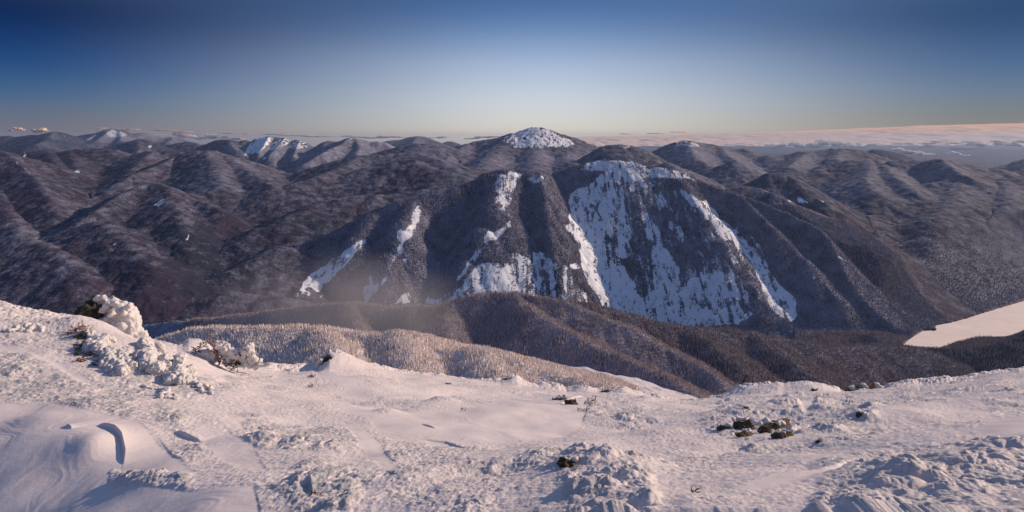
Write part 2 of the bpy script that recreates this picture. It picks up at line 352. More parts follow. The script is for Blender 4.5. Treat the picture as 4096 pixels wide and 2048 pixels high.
# near side: carry the snow back under and behind the camera
dn = np.linspace(1, 0, 25)[:-1, None]
nY = fY[0][None] - dn * 14; nZ = fZ[0][None] + 0 * dn + .12 * dn * 14
fX = (fsx[None] - HX) / F * fY; bX = fX[-1][None] + (fsx[None] - HX) / F * db
nX = fX[0][None] + 0 * dn - (fsx[None] - HX) / F * 0
PX = np.concatenate([nX, fX, bX]); PY = np.concatenate([nY, fY, bY]); PZ = np.concatenate([nZ, fZ, bZ])
PSX = np.repeat(fsx[None], len(PX), 0); PSY = np.concatenate([np.full(nX.shape, 1310.), fsy, np.repeat(fc_y[None], nb_, 0)])
ism = sample(MSm, np.clip(PSX, 1, 2573), np.clip(PSY, 0, 1286)); ilu = sample(MLu, np.clip(PSX, 1, 2573), np.clip(PSY, 0, 1286))
pat = sstep(-.1, .55, fbm(PX / 2.1 + 9, PY / 2.1, 3) + ilu * 1.1 - ism * 1.2)
lump = np.clip(ilu * .85 + .42 * pat, 0, 1) * (1 - sstep(.2, .8, ism))
rough = np.clip(.6 + .5 * pat, 0, 1.1) * (1 - .88 * sstep(.2, .9, ism))
wx = PX + .05 * fbm(PX / .3, PY / .3, 2); wy = PY + .05 * fbm(PX / .3 + 5, PY / .3, 2)
w1, id1 = worley(wx / .20, wy / .27); w2, id2 = worley(wx / .11 + 5, wy / .14); w3, id3 = worley(wx / .24 + 2, wy / .27)
dome = lambda w, r: np.sqrt(np.clip(1 - (w / r) ** 2, 0, 1))
bil = np.abs(perlin(wx / .15, wy / .19)) * 1.7; bil2 = np.abs(perlin(wx / .065 + 4, wy / .08)) * 1.7; bil0 = np.abs(perlin(wx / .7, wy / .85 + 3)) * 1.7
w1, id1 = worley(wx / .12, wy / .15); mod = np.clip(.45 + .9 * fbm(PX / .75 + 8, PY / .75, 3), .1, 1.3)
rel = lump * mod * (.020 * dome(w1, .7) * (.3 + .9 * id1) + .034 * dome(w3, .72) * sstep(.25, .5, id3) + .014 * bil + .008 * bil2 + .065 * bil0) * (.8 + .35 * sstep(1000, 1600, PSX))
rel += rough * (.009 * fbm(PX / .07, PY / .09, 2) + .012 * fbm(PX / .2, PY / .1, 2))
# wind ribs on the smooth drifts
uu = PX * .35 + PY * .94; vv = PX * .94 - PY * .35
rel += sstep(.2, .9, ism) * .012 * ridged(uu / .9 + .8 * fbm(PX / .9, PY / .9, 2), vv / 2.8, 3) 
rel += (1 - sstep(.2, .9, ism)) * .02 * ridged(vv / 1.6, uu / .35, 2) * sstep(0, .4, fbm(PX / 3 + 40, PY / 3, 2))
cr = np.exp(-((np.maximum(fc_Y[None] - PY, (PY - fc_Y[None]) * 1.5)) / 1.1) ** 2)
cw, cid = worley(PX / .42 + 11, PY / .42); rel += cr * .10 * dome(cw, .6) * (cid + .2) * sstep(300, 900, PSX) + cr * .05 * dome(w1, .6) * id1
EX = fg_extra(PX, PY, PSX, PSY)
for pts, h, wd in steps: rel = rel + step_curve(PX, PY, pts, h, wd)
PZ = PZ + crest_lift(PSX, PY) + (EX - 0.03) * np.where(PY < fc_Y[None] + 2, 1, .6) + rel
ice = np.clip(np.maximum(sstep(.55, .38, w3) * sstep(.25, .5, id3), sstep(.5, .34, w1) * (id1 > .45)) * sstep(.15, .6, lump * (.5 + mod * .6)) * np.interp(PSX, [0, 900, 1500, 2576], [.95, .9, .55, .45]), 0, 1)
me = mesh_from('snow', np.stack([PX, PY, PZ], -1).reshape(-1, 3), grid_faces(*PX.shape), M_snow, {'rough': (rough * .9 + .1).reshape(-1), 'ice': ice.reshape(-1)})
snowf = obj('snow', me); tag(snowf, 'wind packed snow and rime covering the summit in the foreground', 'snow', kind='structure')
_PS = HY - PZ / np.maximum(PY, .5) * F; _PS[PY < 2] = 9999
def gp(sx, sy):
    """world point of the snowfield seen at sketch point sx, sy"""
    c = int(np.argmin(np.abs(fsx - sx))); col = _PS[:, max(0, c - 3):c + 4].mean(1)
    r = int(np.argmax(col <= sy)) if (col <= sy).any() else int(np.argmin(col))
    y = float(PY[r, c]); return at(sx, max(sy, float(col[r])), y)
def gp_old(sx, sy):
    y = float(fg_depth(np.float64(sx), np.float64(sy))); x = (sx - HX) / F * y
    e = float(fg_extra(np.array([x]), np.array([y]), None, None)[0]) + float(crest_lift(np.float64(sx), y))
    return Vector((x, y, -(sy - HY) / F * y + e))
def at(sx, sy, y): return Vector(((sx - HX) / F * y, y, -(sy - HY) / F * y))

# -------- things standing on the snow
def blobs(name, items, mat, parent, voxel=.03, disp=.03, dsize=.12, seed=1):
    """items: (centre, (rx, ry, rz)); fused into one skin"""
    items = [(Vector(c), r) for c, r in items]; joined = [items[0]]; rest = items[1:]; extra = []
    while rest:                     # bridge any knob that would float free of the heap
        best = min(((c - d).length / (min(r) + min(q)), i, j) for i, (c, r) in enumerate(rest) for j, (d, q) in enumerate(joined))
        (c, r), (d, q) = rest.pop(best[1]), joined[best[2]]
        if best[0] > .75:
            k = int(best[0] / .6) + 1; m_ = min(min(r), min(q)) * .8
            extra += [(d.lerp(c, (t + 1) / (k + 1)), (m_, m_, m_)) for t in range(k)]
        joined.append((c, r))
    items = items + extra
    bm = bmesh.new()
    for c, r in items:
        g = bmesh.ops.create_icosphere(bm, subdivisions=3, radius=1.0)
        for v in g['verts']: v.co = Vector((c[0] + v.co.x * r[0], c[1] + v.co.y * r[1], c[2] + v.co.z * r[2]))
    me = bpy.data.meshes.new(name); bm.to_mesh(me); bm.free(); me.materials.append(mat)
    o = obj(name, me, parent)
    m = o.modifiers.new('fuse', 'REMESH'); m.mode = 'VOXEL'; m.voxel_size = voxel; m.use_smooth_shade = True
    m = o.modifiers.new('soften', 'SMOOTH'); m.iterations = 3; m.factor = .5
    if disp:
        for k, (sz, st) in enumerate(((dsize * 1.6, disp * 1.9), (dsize * .7, disp * 1.1), (dsize * .25, disp * .45))):
            tx = bpy.data.textures.new('grain', 'CLOUDS'); tx.noise_scale = sz; tx.noise_depth = 2
            m = o.modifiers.new('grain', 'DISPLACE'); m.texture = tx; m.strength = st * 2; m.mid_level = .5; m.texture_coords = 'LOCAL'
    return o
def thing(name, label, cat, loc, group=None):
    o = bpy.data.objects.new(name, None); o.empty_display_size = .1; C.collection.objects.link(o); o.location = loc
    return tag(o, label, cat, group)
def tube(bm, pts, rad, sides=6):
    prev = None
    for i, (p, r) in enumerate(zip(pts, rad)):
        p = Vector(p); q = Vector(pts[min(i + 1, len(pts) - 1)]) - Vector(pts[max(i - 1, 0)])
        q.normalize(); a = q.orthogonal().normalized(); b = q.cross(a)
        ring = [bm.verts.new(p + (a * math.cos(k * 2 * math.pi / sides) + b * math.sin(k * 2 * math.pi / sides)) * r) for k in range(sides)]
        if prev:
            for k in range(sides): bm.faces.new((prev[k], prev[(k + 1) % sides], ring[(k + 1) % sides], ring[k]))
        prev = ring
    bm.faces.new(prev)
def twigs(name, c, r, n, ln, mat, parent, seed=0, up=.5, lean=(0, 0, 0), rad=.004, needles=0, nl=.03):
    """spray of short branches, with needles"""
    rs = random.Random(seed); bm = bmesh.new()
    for i in range(n):
        b = Vector(c) + Vector((rs.gauss(0, 1) * r[0], rs.gauss(0, 1) * r[1], rs.gauss(0, 1) * r[2])) * .5
        d = Vector((rs.gauss(0, 1), rs.gauss(0, 1), rs.gauss(up, .5))) + Vector(lean) * 2; d.normalize()
        l_ = ln * rs.uniform(.5, 1.2); k = d.orthogonal() * rs.uniform(-.2, .2)
        pts = [b, b + d * l_ * .5 + k * l_ * .5, b + d * l_]
        tube(bm, pts, [rad, rad * .8, rad * .35], 4)
        for j in range(needles):
            t = rs.uniform(.15, 1); p = b + d * l_ * t; e = Vector((rs.gauss(0, 1), rs.gauss(0, 1), rs.gauss(0, 1))).normalized() + d * .9; e.normalize()
            s_ = e.orthogonal().normalized() * nl * .16
            v = [bm.verts.new(p - s_), bm.verts.new(p + s_), bm.verts.new(p + e * nl)]; bm.faces.new(v)
    me = bpy.data.meshes.new(name); bm.to_mesh(me); bm.free(); me.materials.append(mat)
    return obj(name, me, parent)
def rock_mesh(name, w_, d_, h_, mat, parent, seed, squash=.5, axis=(0, 0)):
    rs = random.Random(seed); bm = bmesh.new(); bmesh.ops.create_icosphere(bm, subdivisions=5, radius=1)
    pl = [(Vector((rs.gauss(0, 1), rs.gauss(0, 1), rs.gauss(.2, .8))).normalized(), rs.uniform(.5, .85)) for _ in range(16)]
    from mathutils import noise as mn
    for v in bm.verts:
        p = v.co.copy()
        for n_, k in pl:
            dd = p.dot(n_) - k
            if dd > 0: p -= n_ * dd * .92
        p *= 1 + .30 * mn.fractal(p * 2.2 + Vector((seed, 0, 0)), 1, 2, 5)
        p += p.normalized() * .12 * mn.fractal(p * 7 + Vector((seed, 3, 0)), .7, 2, 4)
        v.co = Vector((p.x * w_, p.y * d_, p.z * h_))
    for f in bm.faces: f.smooth = True
    me = bpy.data.meshes.new(name); bm.to_mesh(me); bm.free(); me.materials.append(mat)
    return obj(name, me, parent)

# ice crusted boulder on the left crest (distance about 18 m)
BY = 17.8
b0 = at(280, 850, BY); B = thing('boulder', 'large rounded boulder crusted in white ice with a bare dark left face', 'boulder', b0)
bl = lambda sx, sy, dy=0: at(sx, sy, BY + dy) - b0
k_ = BY / F
rk = rock_mesh('rock', .50, .5, .66, M_boul, B, 5); rk.location = bl(234, 793, -.05); rk.rotation_euler = (0, .55, 0)
it = []
for sx, sy, r, dy in [(262,768,18,.1),(280,772,24,.1),(305,780,24,.05),(322,792,24,0),(332,808,20,0),(270,795,28,.2),(300,800,26,.1),(285,815,22,-.05),(310,822,24,-.1),(335,838,22,-.1),(350,852,20,-.1),(362,862,16,-.1),(295,840,22,-.15),(322,850,24,-.15),(262,812,14,-.2),(250,822,12,-.2),(340,822,14,0),(246,752,9,-.05),(262,748,8,-.05),(236,815,14,-.15),(344,870,26,-.1),(368,874,14,-.1),(275,856,22,.0),(240,842,18,0)]:
    it.append((bl(sx, sy, dy), (r * k_, r * k_ * .95, r * k_)))
rs = random.Random(3)
for _ in range(20):
    a_ = rs.uniform(0, 6.28); q = rs.uniform(.4, 1); sx = 296 + 48 * q * math.cos(a_); sy = 802 + 44 * q * math.sin(a_)
    it.append((bl(sx, sy, rs.uniform(-.35, -.1)), (7 * k_ * rs.uniform(.6, 1.4),) * 3))
blobs('ice_crust', it, M_ice, B, .028, .035, .13)

# rime buried dwarf trees: a heap of fused ice knobs with a few branches showing
def heap(name, label, pts, y_of, foliage=(), seed=0, cat='shrub', group=None, voxel=.016, disp=.032, stem=None, push=0):
    y0 = y_of(pts[0][0], pts[0][1]); o0 = at(pts[0][0], pts[0][1], y0); T = thing(name, label, cat, o0, group)
    items = []
    for sx, sy, r in pts:
        y = y_of(sx, sy) + push; k = y / F
        items.append((at(sx, sy, y) - o0, (r * k * 1.05, r * k, r * k)))
    if items: blobs('rime', items, M_ice, T, voxel, disp, .09)
    for (sx, sy, r, n, mat, nm, up, ln) in foliage:
        y = y_of(sx, sy) - .08; k = y / F
        twigs(nm, at(sx, sy, y) - o0, (r * k, r * k * .5, r * k), n, ln, mat, T, seed + int(sx), up, (0, 0, 0), .004, 14, .035)
    return T, o0
gy = lambda sx, sy: gp(sx, sy).y
rs = random.Random(11)
def fill(n, cx, cy, rx, ry, r0, r1, tilt=0, lift=0):
    out = []
    for _ in range(n):
        a_ = rs.uniform(0, 6.28); q = math.sqrt(rs.random()); u_ = q * math.cos(a_) * rx; v_ = q * math.sin(a_) * ry
        out.append((cx + u_, cy + v_ + tilt * u_ - lift, r0 * .7 + (r1 - r0 * .7) * rs.random() ** 1.5))
    return out
heap('rime_shrub', 'wide low shrub buried in rounded ice knobs with brown foliage at its left end', [(250,880,20)] + fill(34, 262, 880, 52, 38, 8, 17, .25, 6) + fill(20, 235, 858, 40, 16, 7, 12, .2, 6), gy,
     [(203,832,15,46,M_rust,'foliage',.9,.12),(208,850,17,60,M_needle,'foliage',.3,.12),(205,872,13,40,M_needle,'foliage',0,.12),(203,905,12,34,M_rust,'foliage',-.4,.10),(180,838,12,20,M_rust,'foliage',.3,.08),(255,900,8,12,M_needle,'foliage',-.3,.1),(192,888,10,22,M_needle,'foliage',-.3,.1),(225,868,9,14,M_twig,'foliage',.2,.1),(245,862,7,12,M_needle,'foliage',.2,.08),(268,880,7,12,M_twig,'foliage',.1,.09),(240,915,8,14,M_needle,'foliage',-.2,.09),(222,890,8,16,M_needle,'foliage',0,.1)], 1, push=-.12)
heap('rime_shrub', 'heap of big smooth ice knobs right of the brown foliage shrub', [(300,925,17)] + fill(24, 300, 922, 34, 26, 10, 19, .15, 4), gy, [(280,915,8,10,M_twig,'twig',.2,.1)], 2, push=-.1)
heap('rime_shrub', 'rounded ice mound with blue shade under its left side, below the boulder', [(372,905,22)] + fill(26, 385, 905, 40, 32, 10, 21, .3, 6), gy, [(345,888,7,9,M_twig,'twig',.2,.09),(395,925,7,8,M_twig,'twig',.2,.1)], 3, push=-.1)
heap('rime_shrub', 'tall smooth ice column leaning right at the foot of the rime slope', [(448,938,20),(450,915,16),(455,900,13),(446,955,22),(460,960,18),(480,930,12),(474,945,14),(430,960,16)] + fill(8, 445, 950, 26, 22, 8, 14, .1), gy, [(432,912,6,9,M_twig,'twig',.3,.12)], 4, push=-.1)
heap('rime_shrub', 'low run of grey ice knobs trailing down to the right', fill(20, 505, 975, 40, 12, 5, 10, .55), gy, [], 5, push=-.05)
heap('rime_shrub', 'small ice knobs trailing below the big ice heap', fill(20, 400, 985, 45, 12, 5, 9, .35), gy, [], 6, push=-.05)
heap('rime_shrub', 'row of snow lumps at the far left of the summit slope', [(40,828,11),(60,822,13),(85,826,14),(100,830,11),(25,834,9),(70,832,12)] + fill(8, 60, 832, 45, 6, 5, 9), gy, [], 7)
# dwarf fir with the dead leader
yf = lambda sx, sy: 17.2
T, o0 = heap('dwarf_fir', 'snow laden dwarf fir with a bare reddish dead top leaning left', [(520,905,16)] + fill(16, 515, 903, 30, 12, 8, 15, -.1) + [(500,892,10),(520,888,10)] + fill(22, 572, 880, 24, 16, 7, 13, .35) + fill(12, 585, 908, 28, 9, 7, 12, .3) + [(545,868,9),(556,866,9)], yf,
     [(494,880,8,26,M_needle,'foliage',.2,.12),(512,868,8,20,M_needle,'foliage',.3,.12),(486,892,6,14,M_needle,'foliage',-.4,.1),(558,905,9,34,M_needle,'foliage',-.1,.14),(585,918,14,50,M_needle,'foliage',-.1,.12),(600,915,9,26,M_needle,'foliage',0,.1),(545,885,9,24,M_twig,'foliage',.3,.1),(600,893,6,18,M_twig,'foliage',.4,.1),(620,896,6,14,M_twig,'foliage',.4,.1)], 8)
bm = bmesh.new(); sp = [(553,912),(547,900),(540,880),(533,862),(526,845),(522,830)]
tube(bm, [at(a, b, 17.05) - o0 for a, b in sp], [.035, .032, .026, .020, .012, .006], 7)
for i in range(18):
    t = rs.uniform(0.2, 1); j = min(4, int(t * 5)); f_ = t * 5 - j; p = at(sp[j][0] + (sp[j+1][0] - sp[j][0]) * f_, sp[j][1] + (sp[j+1][1] - sp[j][1]) * f_, 17.05) - o0
    d = Vector((rs.choice((-1, 1)) * rs.uniform(.04, .11), rs.uniform(-.06, .06), rs.uniform(.0, .08)))
    tube(bm, [p, p + d], [.008, .003], 4)
me = bpy.data.meshes.new('dead_stem'); bm.to_mesh(me); bm.free(); me.materials.append(M_stem); obj('dead_stem', me, T)
heap('rime_shrub', 'knobbly ice covered shrub standing right of the dwarf fir', [(622,885,14)] + fill(16, 622, 888, 15, 17, 7, 12) + [(610,900,9),(636,905,10)], yf, [(610,898,5,9,M_twig,'twig',.2,.08)], 9)
heap('rime_shrub', 'low snow lumps beside the ice covered shrub', fill(16, 645, 915, 34, 6, 5, 9, .05), lambda a, b: 17.6, [], 10)
# dark fir tuft on the mound
tf = at(817, 932, 21.6); T = thing('fir_tuft', 'dark green fir tuft leaning right beside a snow lip', 'shrub', tf)
for i, (a, b, r) in enumerate([(812,926,8),(814,918,8),(818,910,9),(822,903,8),(811,931,7)]):
    twigs('foliage', at(a, b, 21.5) - tf, (r * .014, r * .012, r * .010), 34, .17, M_needle, T, 60 + i, .1, (1.1, 0, .35), .008, 12, .07)
blobs('snow_lip', [(at(a, b, 21.6) - tf, (r * .014,) * 3) for a, b, r in [(802,930,6),(800,922,7),(801,914,7),(806,908,6),(797,932,6)]], M_ice, T, .02, .01, .1)
# snow capped little shrubs on the right crest
for n_, (a, b, r, lab) in enumerate([(2144,983,13,'snow capped shrub in the dip of the right crest, tallest of three'), (2172,976,12,'round snow capped shrub between its two neighbours on the right crest'), (2205,973,11,'low brown sided snow capped shrub on the right crest')]):
    y = 24.0; o0 = at(a, b, y); T = thing('snowy_shrub', lab, 'shrub', o0, 'snow capped shrubs on the right crest')
    blobs('rime', [(at(a + dx * r, b + dy_ * r, y) - o0, (q * r * y / F,) * 3) for dx, dy_, q in [(0,-.3,.7),(.5,0,.65),(-.4,.1,.5),(.2,.5,.75),(.9,.5,.5),(-.1,-.6,.45)]], M_ice, T, .03, .03, .12)
    twigs('foliage', at(a - r * .6, b + r * .2, y - .15) - o0, (.12, .1, .16), 40, .13, M_needle if n_ < 2 else M_rust, T, 80 + n_, .1, (-.4, 0, 0), .008, 10, .06)
# bare rocks poking through
for n_, (a, b, w_, h_, d_, rz, ry, lab) in enumerate([
    (1435,1172,22,13,.8,.1,.25,'isolated dark brown rock in the middle of the near snow'),
    (1868,1078,21,15,.9,0,-.1,'largest brown lichen rock of the outcrop on the right'),
    (1877,1098,17,9,.9,.2,.1,'brown rock just below the largest rock of the outcrop'),
    (1822,1081,15,5,.9,0,-.1,'thin flat rock at the left end of the outcrop'),
    (1948,1084,40,9,.6,.35,-.22,'long slanting dark rock at the right of the outcrop'),
    (1962,1102,16,9,.9,0,-.3,'low rock below the long slanting rock'),
    (1984,1097,13,10,.9,.2,.2,'blocky dark rock at the right end of the outcrop'),
    (2165,1047,9,9,.8,0,.3,'small dark rock showing from the shaded snow hollow'),
    (1442,1018,14,7,.7,-.4,.45,'brown rock slab tilted right above the middle drift'),
    (1412,1007,17,3,.7,.2,-.15,'thin brown rock edge left of the tilted slab'),
    (1272,957,9,3.5,.7,.2,-.25,'small flat rock on the crest left of the middle'),
    (1530,987,13,3.5,.7,0,.05,'flat brown rock just under the crest'),
    (1128,967,7,2,.7,0,.1,'tiny dark rock in the snow of the middle slope'),
    (2052,984,8,4,.7,0,.1,'small dark rock beneath the right crest'),
    (1878,1029,7,4,.7,.3,.2,'small brown rock left of the bright snow hollow'),
    (2062,1113,8,5,.7,.3,-.3,'little red brown rock below the outcrop')]):
    p = gp(a, b); k = p.y / F; T = thing('rock', lab, 'rock', p - Vector((0, 0, 0.0)), 'bare rocks poking through the snow')
    r_ = rock_mesh('stone', w_ * k * 1.5, w_ * k * d_ * 1.5, h_ * k * 1.35, M_rock, T, 20 + n_); r_.rotation_euler = (.15, ry, rz); r_.location = (0, .02, .0)
    rs2 = random.Random(90 + n_)
    blobs('snow_edge', [((rs2.uniform(-1.1, 1.1) * w_ * k, rs2.uniform(.5, 1.1) * w_ * k * d_, h_ * k * rs2.uniform(.9, 1.3)), (w_ * k * rs2.uniform(.14, .3),) * 3) for _ in range(9)], M_ice, T, max(.012, w_ * k * .06), .02, .1)
# grasses and twigs sticking out
for n_, (a, b, r, n, lab) in enumerate([(784,950,8,26,'red brown twigs sticking out of the snow below the fir tuft'), (1485,1020,16,26,'line of thin red twigs above the middle drift'), (1490,1008,10,16,'red grass tips right of the tilted slab'), (1460,1036,12,14,'sparse red twigs at the tip of the bright drift'), (1165,1035,6,6,'few dark twigs on the middle slope'), (785,975,8,14,'faint brown twigs in the rough snow under the red ones'), (790,1248,8,10,'dark bent twig beside a wind scoop near the bottom'), (1750,1243,9,4,'forked dark twig in a snow hollow near the bottom')]):
    p = gp(a, b); T = thing('twig_clump', lab, 'twigs', p); k = p.y / F
    twigs('twig', (0, 0, .02), (r * k * 1.6, r * k * .5, .01), n, min(.10, .0065 * p.y), M_twig, T, 200 + n_, 1.2, (.3, 0, .4), .006, 3, .03)
# ------------------------------------------------------------------ the mountains
def zc(ox, oy, pts, Y=None):       # zoomed-window coordinates -> sketch coordinates
    return [(ox + p[0] / 4., oy + p[1] / 4.) + tuple(p[2:]) for p in pts]
R = []   # (group, points (sx, sy, km), slope, rounding, H)
def ridge(g, pts, s=0.5, a=25, H=4500, Y=None):
    P = []
    for p in pts:
        y = (p[2] if len(p) > 2 else Y) * 1000.0
        P.append(((p[0] - HX) / F * y, y, -(p[1] - HY) / F * y))
    R.append((g, np.array(P), s, a, H))

# far left skyline
ridge('far_left', [(-120,350,12),(0,342.5,12),(22,341,12),(35,345,12),(82,338.5,12),(107,340,12),(135,331,12),(150,332,12),(170,341,12),(190,352,12)], .45, 40)
ridge('far_left', [(135,331,12),(120,350,11),(90,365,10)], .45, 40)
ridge('giant', [(150,352,14),(179,345,14),(200,340.5,14),(225,336,14),(250,334,14),(267,326,14),(282,323.5,14),(300,325.5,14),(315,333,14),(335,335,14),(362,333,14),(380,335.5,14),(410,342,14),(437,345.5,14),(455,348.5,14),(475,356,14),(520,375,14)], .5, 40)
ridge('giant', [(282,324,14),(262,340,13),(245,352,12)], .55, 30); ridge('giant', [(300,326,14),(305,345,13),(300,358,12)], .6, 30)
ridge('giant', [(250,334,14),(222,348,13),(200,360,12)], .55, 30)
ridge('giant', [(437,345.5,14),(420,358,13)], .55, 30)
ridge('left_peaks', [(240,378,9),(255,372,9),(287,365.5,9),(312,355.5,9),(327,357.5,9),(345,350.5,9),(362,349,9),(380,354,9),(395,363,9),(412,374,9)], .55, 30)
ridge('left_peaks', [(400,376,9.5),(410,370,9.5),(425,363.5,9.5),(437,362.5,9.5),(450,358,9.5),(470,356,9.5),(490,358,9.5),(502,364,9.5),(520,362.5,9.5),(527,362,9.5),(540,354,9.5),(557,350,9.5),(575,350.5,9.5),(602,355.5,9.5),(617,352,9.5),(632,355,9.5)], .55, 30)
ridge('left_peaks', [(345,350.5,9),(352,372,8.2),(345,384,7.6)], .5, 30); ridge('left_peaks', [(575,350.5,9.5),(585,368,8.8),(600,384,8.2)], .5, 30)
ridge('gothics', [(622,362,9),(644,349,9),(659,346,9),(676,342.5,9),(694,343.5,9),(716,347,9),(729,352,9),(736,354,9),(744,351,9),(754,353,9),(769,358,9),(784,368,9),(797,378,9)], .75, 15)
ridge('gothics', [(676,342.5,9),(664,365,8.6),(650,388,8.2)], .9, 12); ridge('gothics', [(716,347,9),(700,368,8.6),(680,388,8.2)], .8, 12)
ridge('gothics', [(754,353,9),(745,375,8.6),(738,392,8.2)], .8, 12)
ridge('centre_peaks', [(795,378,8.6),(804,369,8.6),(816,357,8.6),(824,354,8.6),(844,355.5,8.6),(856,359,8.6)], .6, 25)
ridge('centre_peaks', [(856,359,8.5),(869,350.5,8.5),(879,345.5,8.5),(886,345,8.5),(896,348.5,8.5),(909,350.5,8.5),(931,355.5,8.5),(951,355,8.5),(969,358,8.5),(981,364,8.5),(991,372,8.5),(1005,382,8.5)], .55, 20)
ridge('centre_peaks', [(879,345.5,8.5),(862,362,8),(834,373,7.6),(804,390,7.3),(769,411,7.0)], .55, 25)
ridge('centre_peaks', [(896,348.5,8.5),(905,372,7.8),(895,392,7.3)], .55, 25)
ridge('blue_peaks', [(945,366,18),(961,357,18),(981,353,18),(1014,350.5,18),(1031,344,18),(1049,342,18),(1064,343,18),(1079,348.5,18),(1094,354,18),(1111,360.5,18),(1130,368,18)], .45, 60)
ridge('blue_peaks', [(1105,368,20),(1114,360,20),(1126,355.5,20),(1136,355.5,20),(1146,359,20),(1164,365,20),(1185,375,20)], .45, 50)
ridge('blue_peaks', [(1049,342,18),(1040,360,16.5)], .5, 50)
# broad rise and the high summit with its cap
ridge('centre_hills', [(940,392,6.6),(964,380,6.5),(991,373,6.5),(1019,365.5,6.5),(1049,361,6.5),(1084,362,6.5),(1119,367,6.5),(1150,378,6.4)], .38, 60)
ridge('high_summit', [(1110,385,7),(1134,371,7),(1164,364,7),(1194,355.5,7),(1226,350.5,7),(1249,347,7),(1269,343,7),(1288,337.5,7),(1303,332.5,7),(1318,327,7),(1333,322,7),(1345,320,7),(1360,320.5,7),(1375,324,7),(1393,333,7),(1413,342,7),(1433,347.5,7),(1450,353,7),(1475,360.5,7),(1505,369,7),(1530,380,7)], .5, 20)
ridge('high_summit', [(1345,320,7),(1350,345,6.75),(1345,372,6.4),(1350,400,5.9),(1345,425,5.4)], .42, 110)
ridge('high_summit', [(1300,333,7),(1260,368,6.5),(1235,395,6.0),(1215,420,5.5)], .42, 110)
ridge('high_summit', [(1400,336,7),(1420,365,6.6),(1425,395,6.1),(1440,410,5.6)], .42, 110)
ridge('high_summit', [(1180,360,7),(1150,380,6.5),(1120,400,6.0)], .4, 30)
ridge('right_peaks', [(1495,385,5.8),(1508,374,5.8),(1520,367,5.8),(1538,364,5.8),(1563,363.5,5.8),(1588,366,5.8),(1608,370.5,5.8),(1628,379,5.8),(1645,389,5.8),(1663,400,5.8),(1690,415,5.7)], .6, 20)
ridge('right_peaks', [(1630,395,7.5),(1643,384,7.5),(1663,373,7.5),(1683,363,7.5),(1700,357,7.5),(1718,354,7.5),(1735,354,7.5),(1753,358,7.5),(1775,360.5,7.5),(1793,363,7.5),(1813,368,7.5),(1830,372,7.5),(1850,375.5,7.5),(1870,372.5,7.5),(1880,375.5,7.5),(1895,382,7.5),(1913,388,7.5),(1932,390,7.5)], .5, 30)
ridge('right_peaks', [(1735,354,7.5),(1740,380,6.8),(1755,400,6.2),(1800,425,5.6)], .42, 30); ridge('right_peaks', [(1813,368,7.5),(1830,390,6.8),(1860,410,6.3)], .42, 30)
ridge('right_peaks', [(1822,424,5.6),(1835,408,5.6),(1848,402,5.6),(1862,408,5.6),(1885,422,5.6),(1910,434,5.5)], .5, 20)
ridge('right_peaks', [(1678,408,5.4),(1710,430,5.0),(1745,452,4.7)], .45, 25)
ridge('right_hills', [(1905,400,7.1),(1932,390,7),(1957,392,7),(1982,389,7),(2012,380.5,7),(2037,380,7),(2067,378,7),(2092,374,7),(2119,373.5,7),(2144,374,7),(2162,377,7),(2177,382,7),(2197,389,7),(2219,397,7),(2240,408,7)], .42, 30)
ridge('right_hills', [(2037,380,7),(2010,400,6.4),(1985,420,5.8)], .4, 30); ridge('right_hills', [(2119,374,7),(2100,398,6.3)], .4, 30)
ridge('blue_right', [(2165,392,10),(2178,382,10),(2197,375.5,10),(2214,376,10),(2232,379,10),(2257,384,10),(2282,393,10),(2300,401,10)], .5, 30)
ridge('right_hills', [(2022,448,5.6),(2057,425,5.7),(2082,413,5.8),(2132,403,5.8),(2182,399,5.8),(2207,402,5.7),(2225,412,5.5),(2240,432,5.1),(2262,452,4.8),(2286,469,4.6),(2300,480,4.5)], .42, 30)
ridge('right_hills', [(2182,399,5.8),(2190,425,5.3),(2180,455,4.8),(2200,480,4.5)], .4, 30)
ridge('right_hills', [(2244,404,5.5),(2264,402,5.5),(2294,401,5.5),(2332,403,5.5),(2345,404,5.4),(2357,398.5,5.3),(2367,398,5.3),(2382,402,5.3),(2407,409,5.3),(2432,413,5.3),(2457,419,5.3),(2482,425.5,5.3),(2507,424,5.3),(2527,427,5.3),(2544,433,5.3),(2557,440,5.3),(2600,450,5.2)], .5, 20)
ridge('right_hills', [(2367,398,5.3),(2390,418,5.0),(2420,438,4.8),(2450,450,4.7)], .5, 15)
ridge('right_hills', [(2530,424,9),(2552,413,9),(2576,400,9),(2640,380,9)], .45, 30)
ridge('near_right_hill', [(2257,500,4.6),(2282,483,4.7),(2312,477,4.75),(2327,477,4.8),(2344,460,4.8),(2382,453,4.8),(2419,450,4.8),(2444,450,4.8),(2482,454,4.8),(2507,455,4.8),(2527,448,4.8),(2552,443,4.8),(2576,443,4.8),(2660,440,4.8)], .36, 40)
ridge('near_right_hill', [(2257,500,4.6),(2210,530,4.3),(2170,555,4.0),(2150,580,3.8)], .34, 40)
ridge('near_right_hill', [(2419,450,4.8),(2400,500,4.3),(2350,550,3.9),(2330,600,3.65)], .34, 40)
ridge('near_right_hill', [(2527,448,4.8),(2540,510,4.2),(2500,570,3.8),(2470,620,3.55)], .34, 40)
ridge('near_right_hill', [(2177,618,3.95),(2207,626,3.85),(2244,641,3.75),(2307,652,3.7),(2360,668,3.6)], .3, 25)
ridge('near_right_hill', [(2232,672,3.72),(2307,664,3.7),(2382,668,3.65),(2419,678,3.6),(2444,695,3.5)], .3, 25)
ridge('near_right_hill', [(2576,600,3.8),(2520,625,3.6),(2480,660,3.45)], .32, 25)
ridge('snow_patch_hill', [(1915,448,4.4),(1932,436,4.4),(1957,433,4.4),(1974,436,4.4),(1997,448,4.3),(2019,468,4.2),(2044,493,4.1),(2072,508,4.0),(2110,530,3.95)], .6, 15)
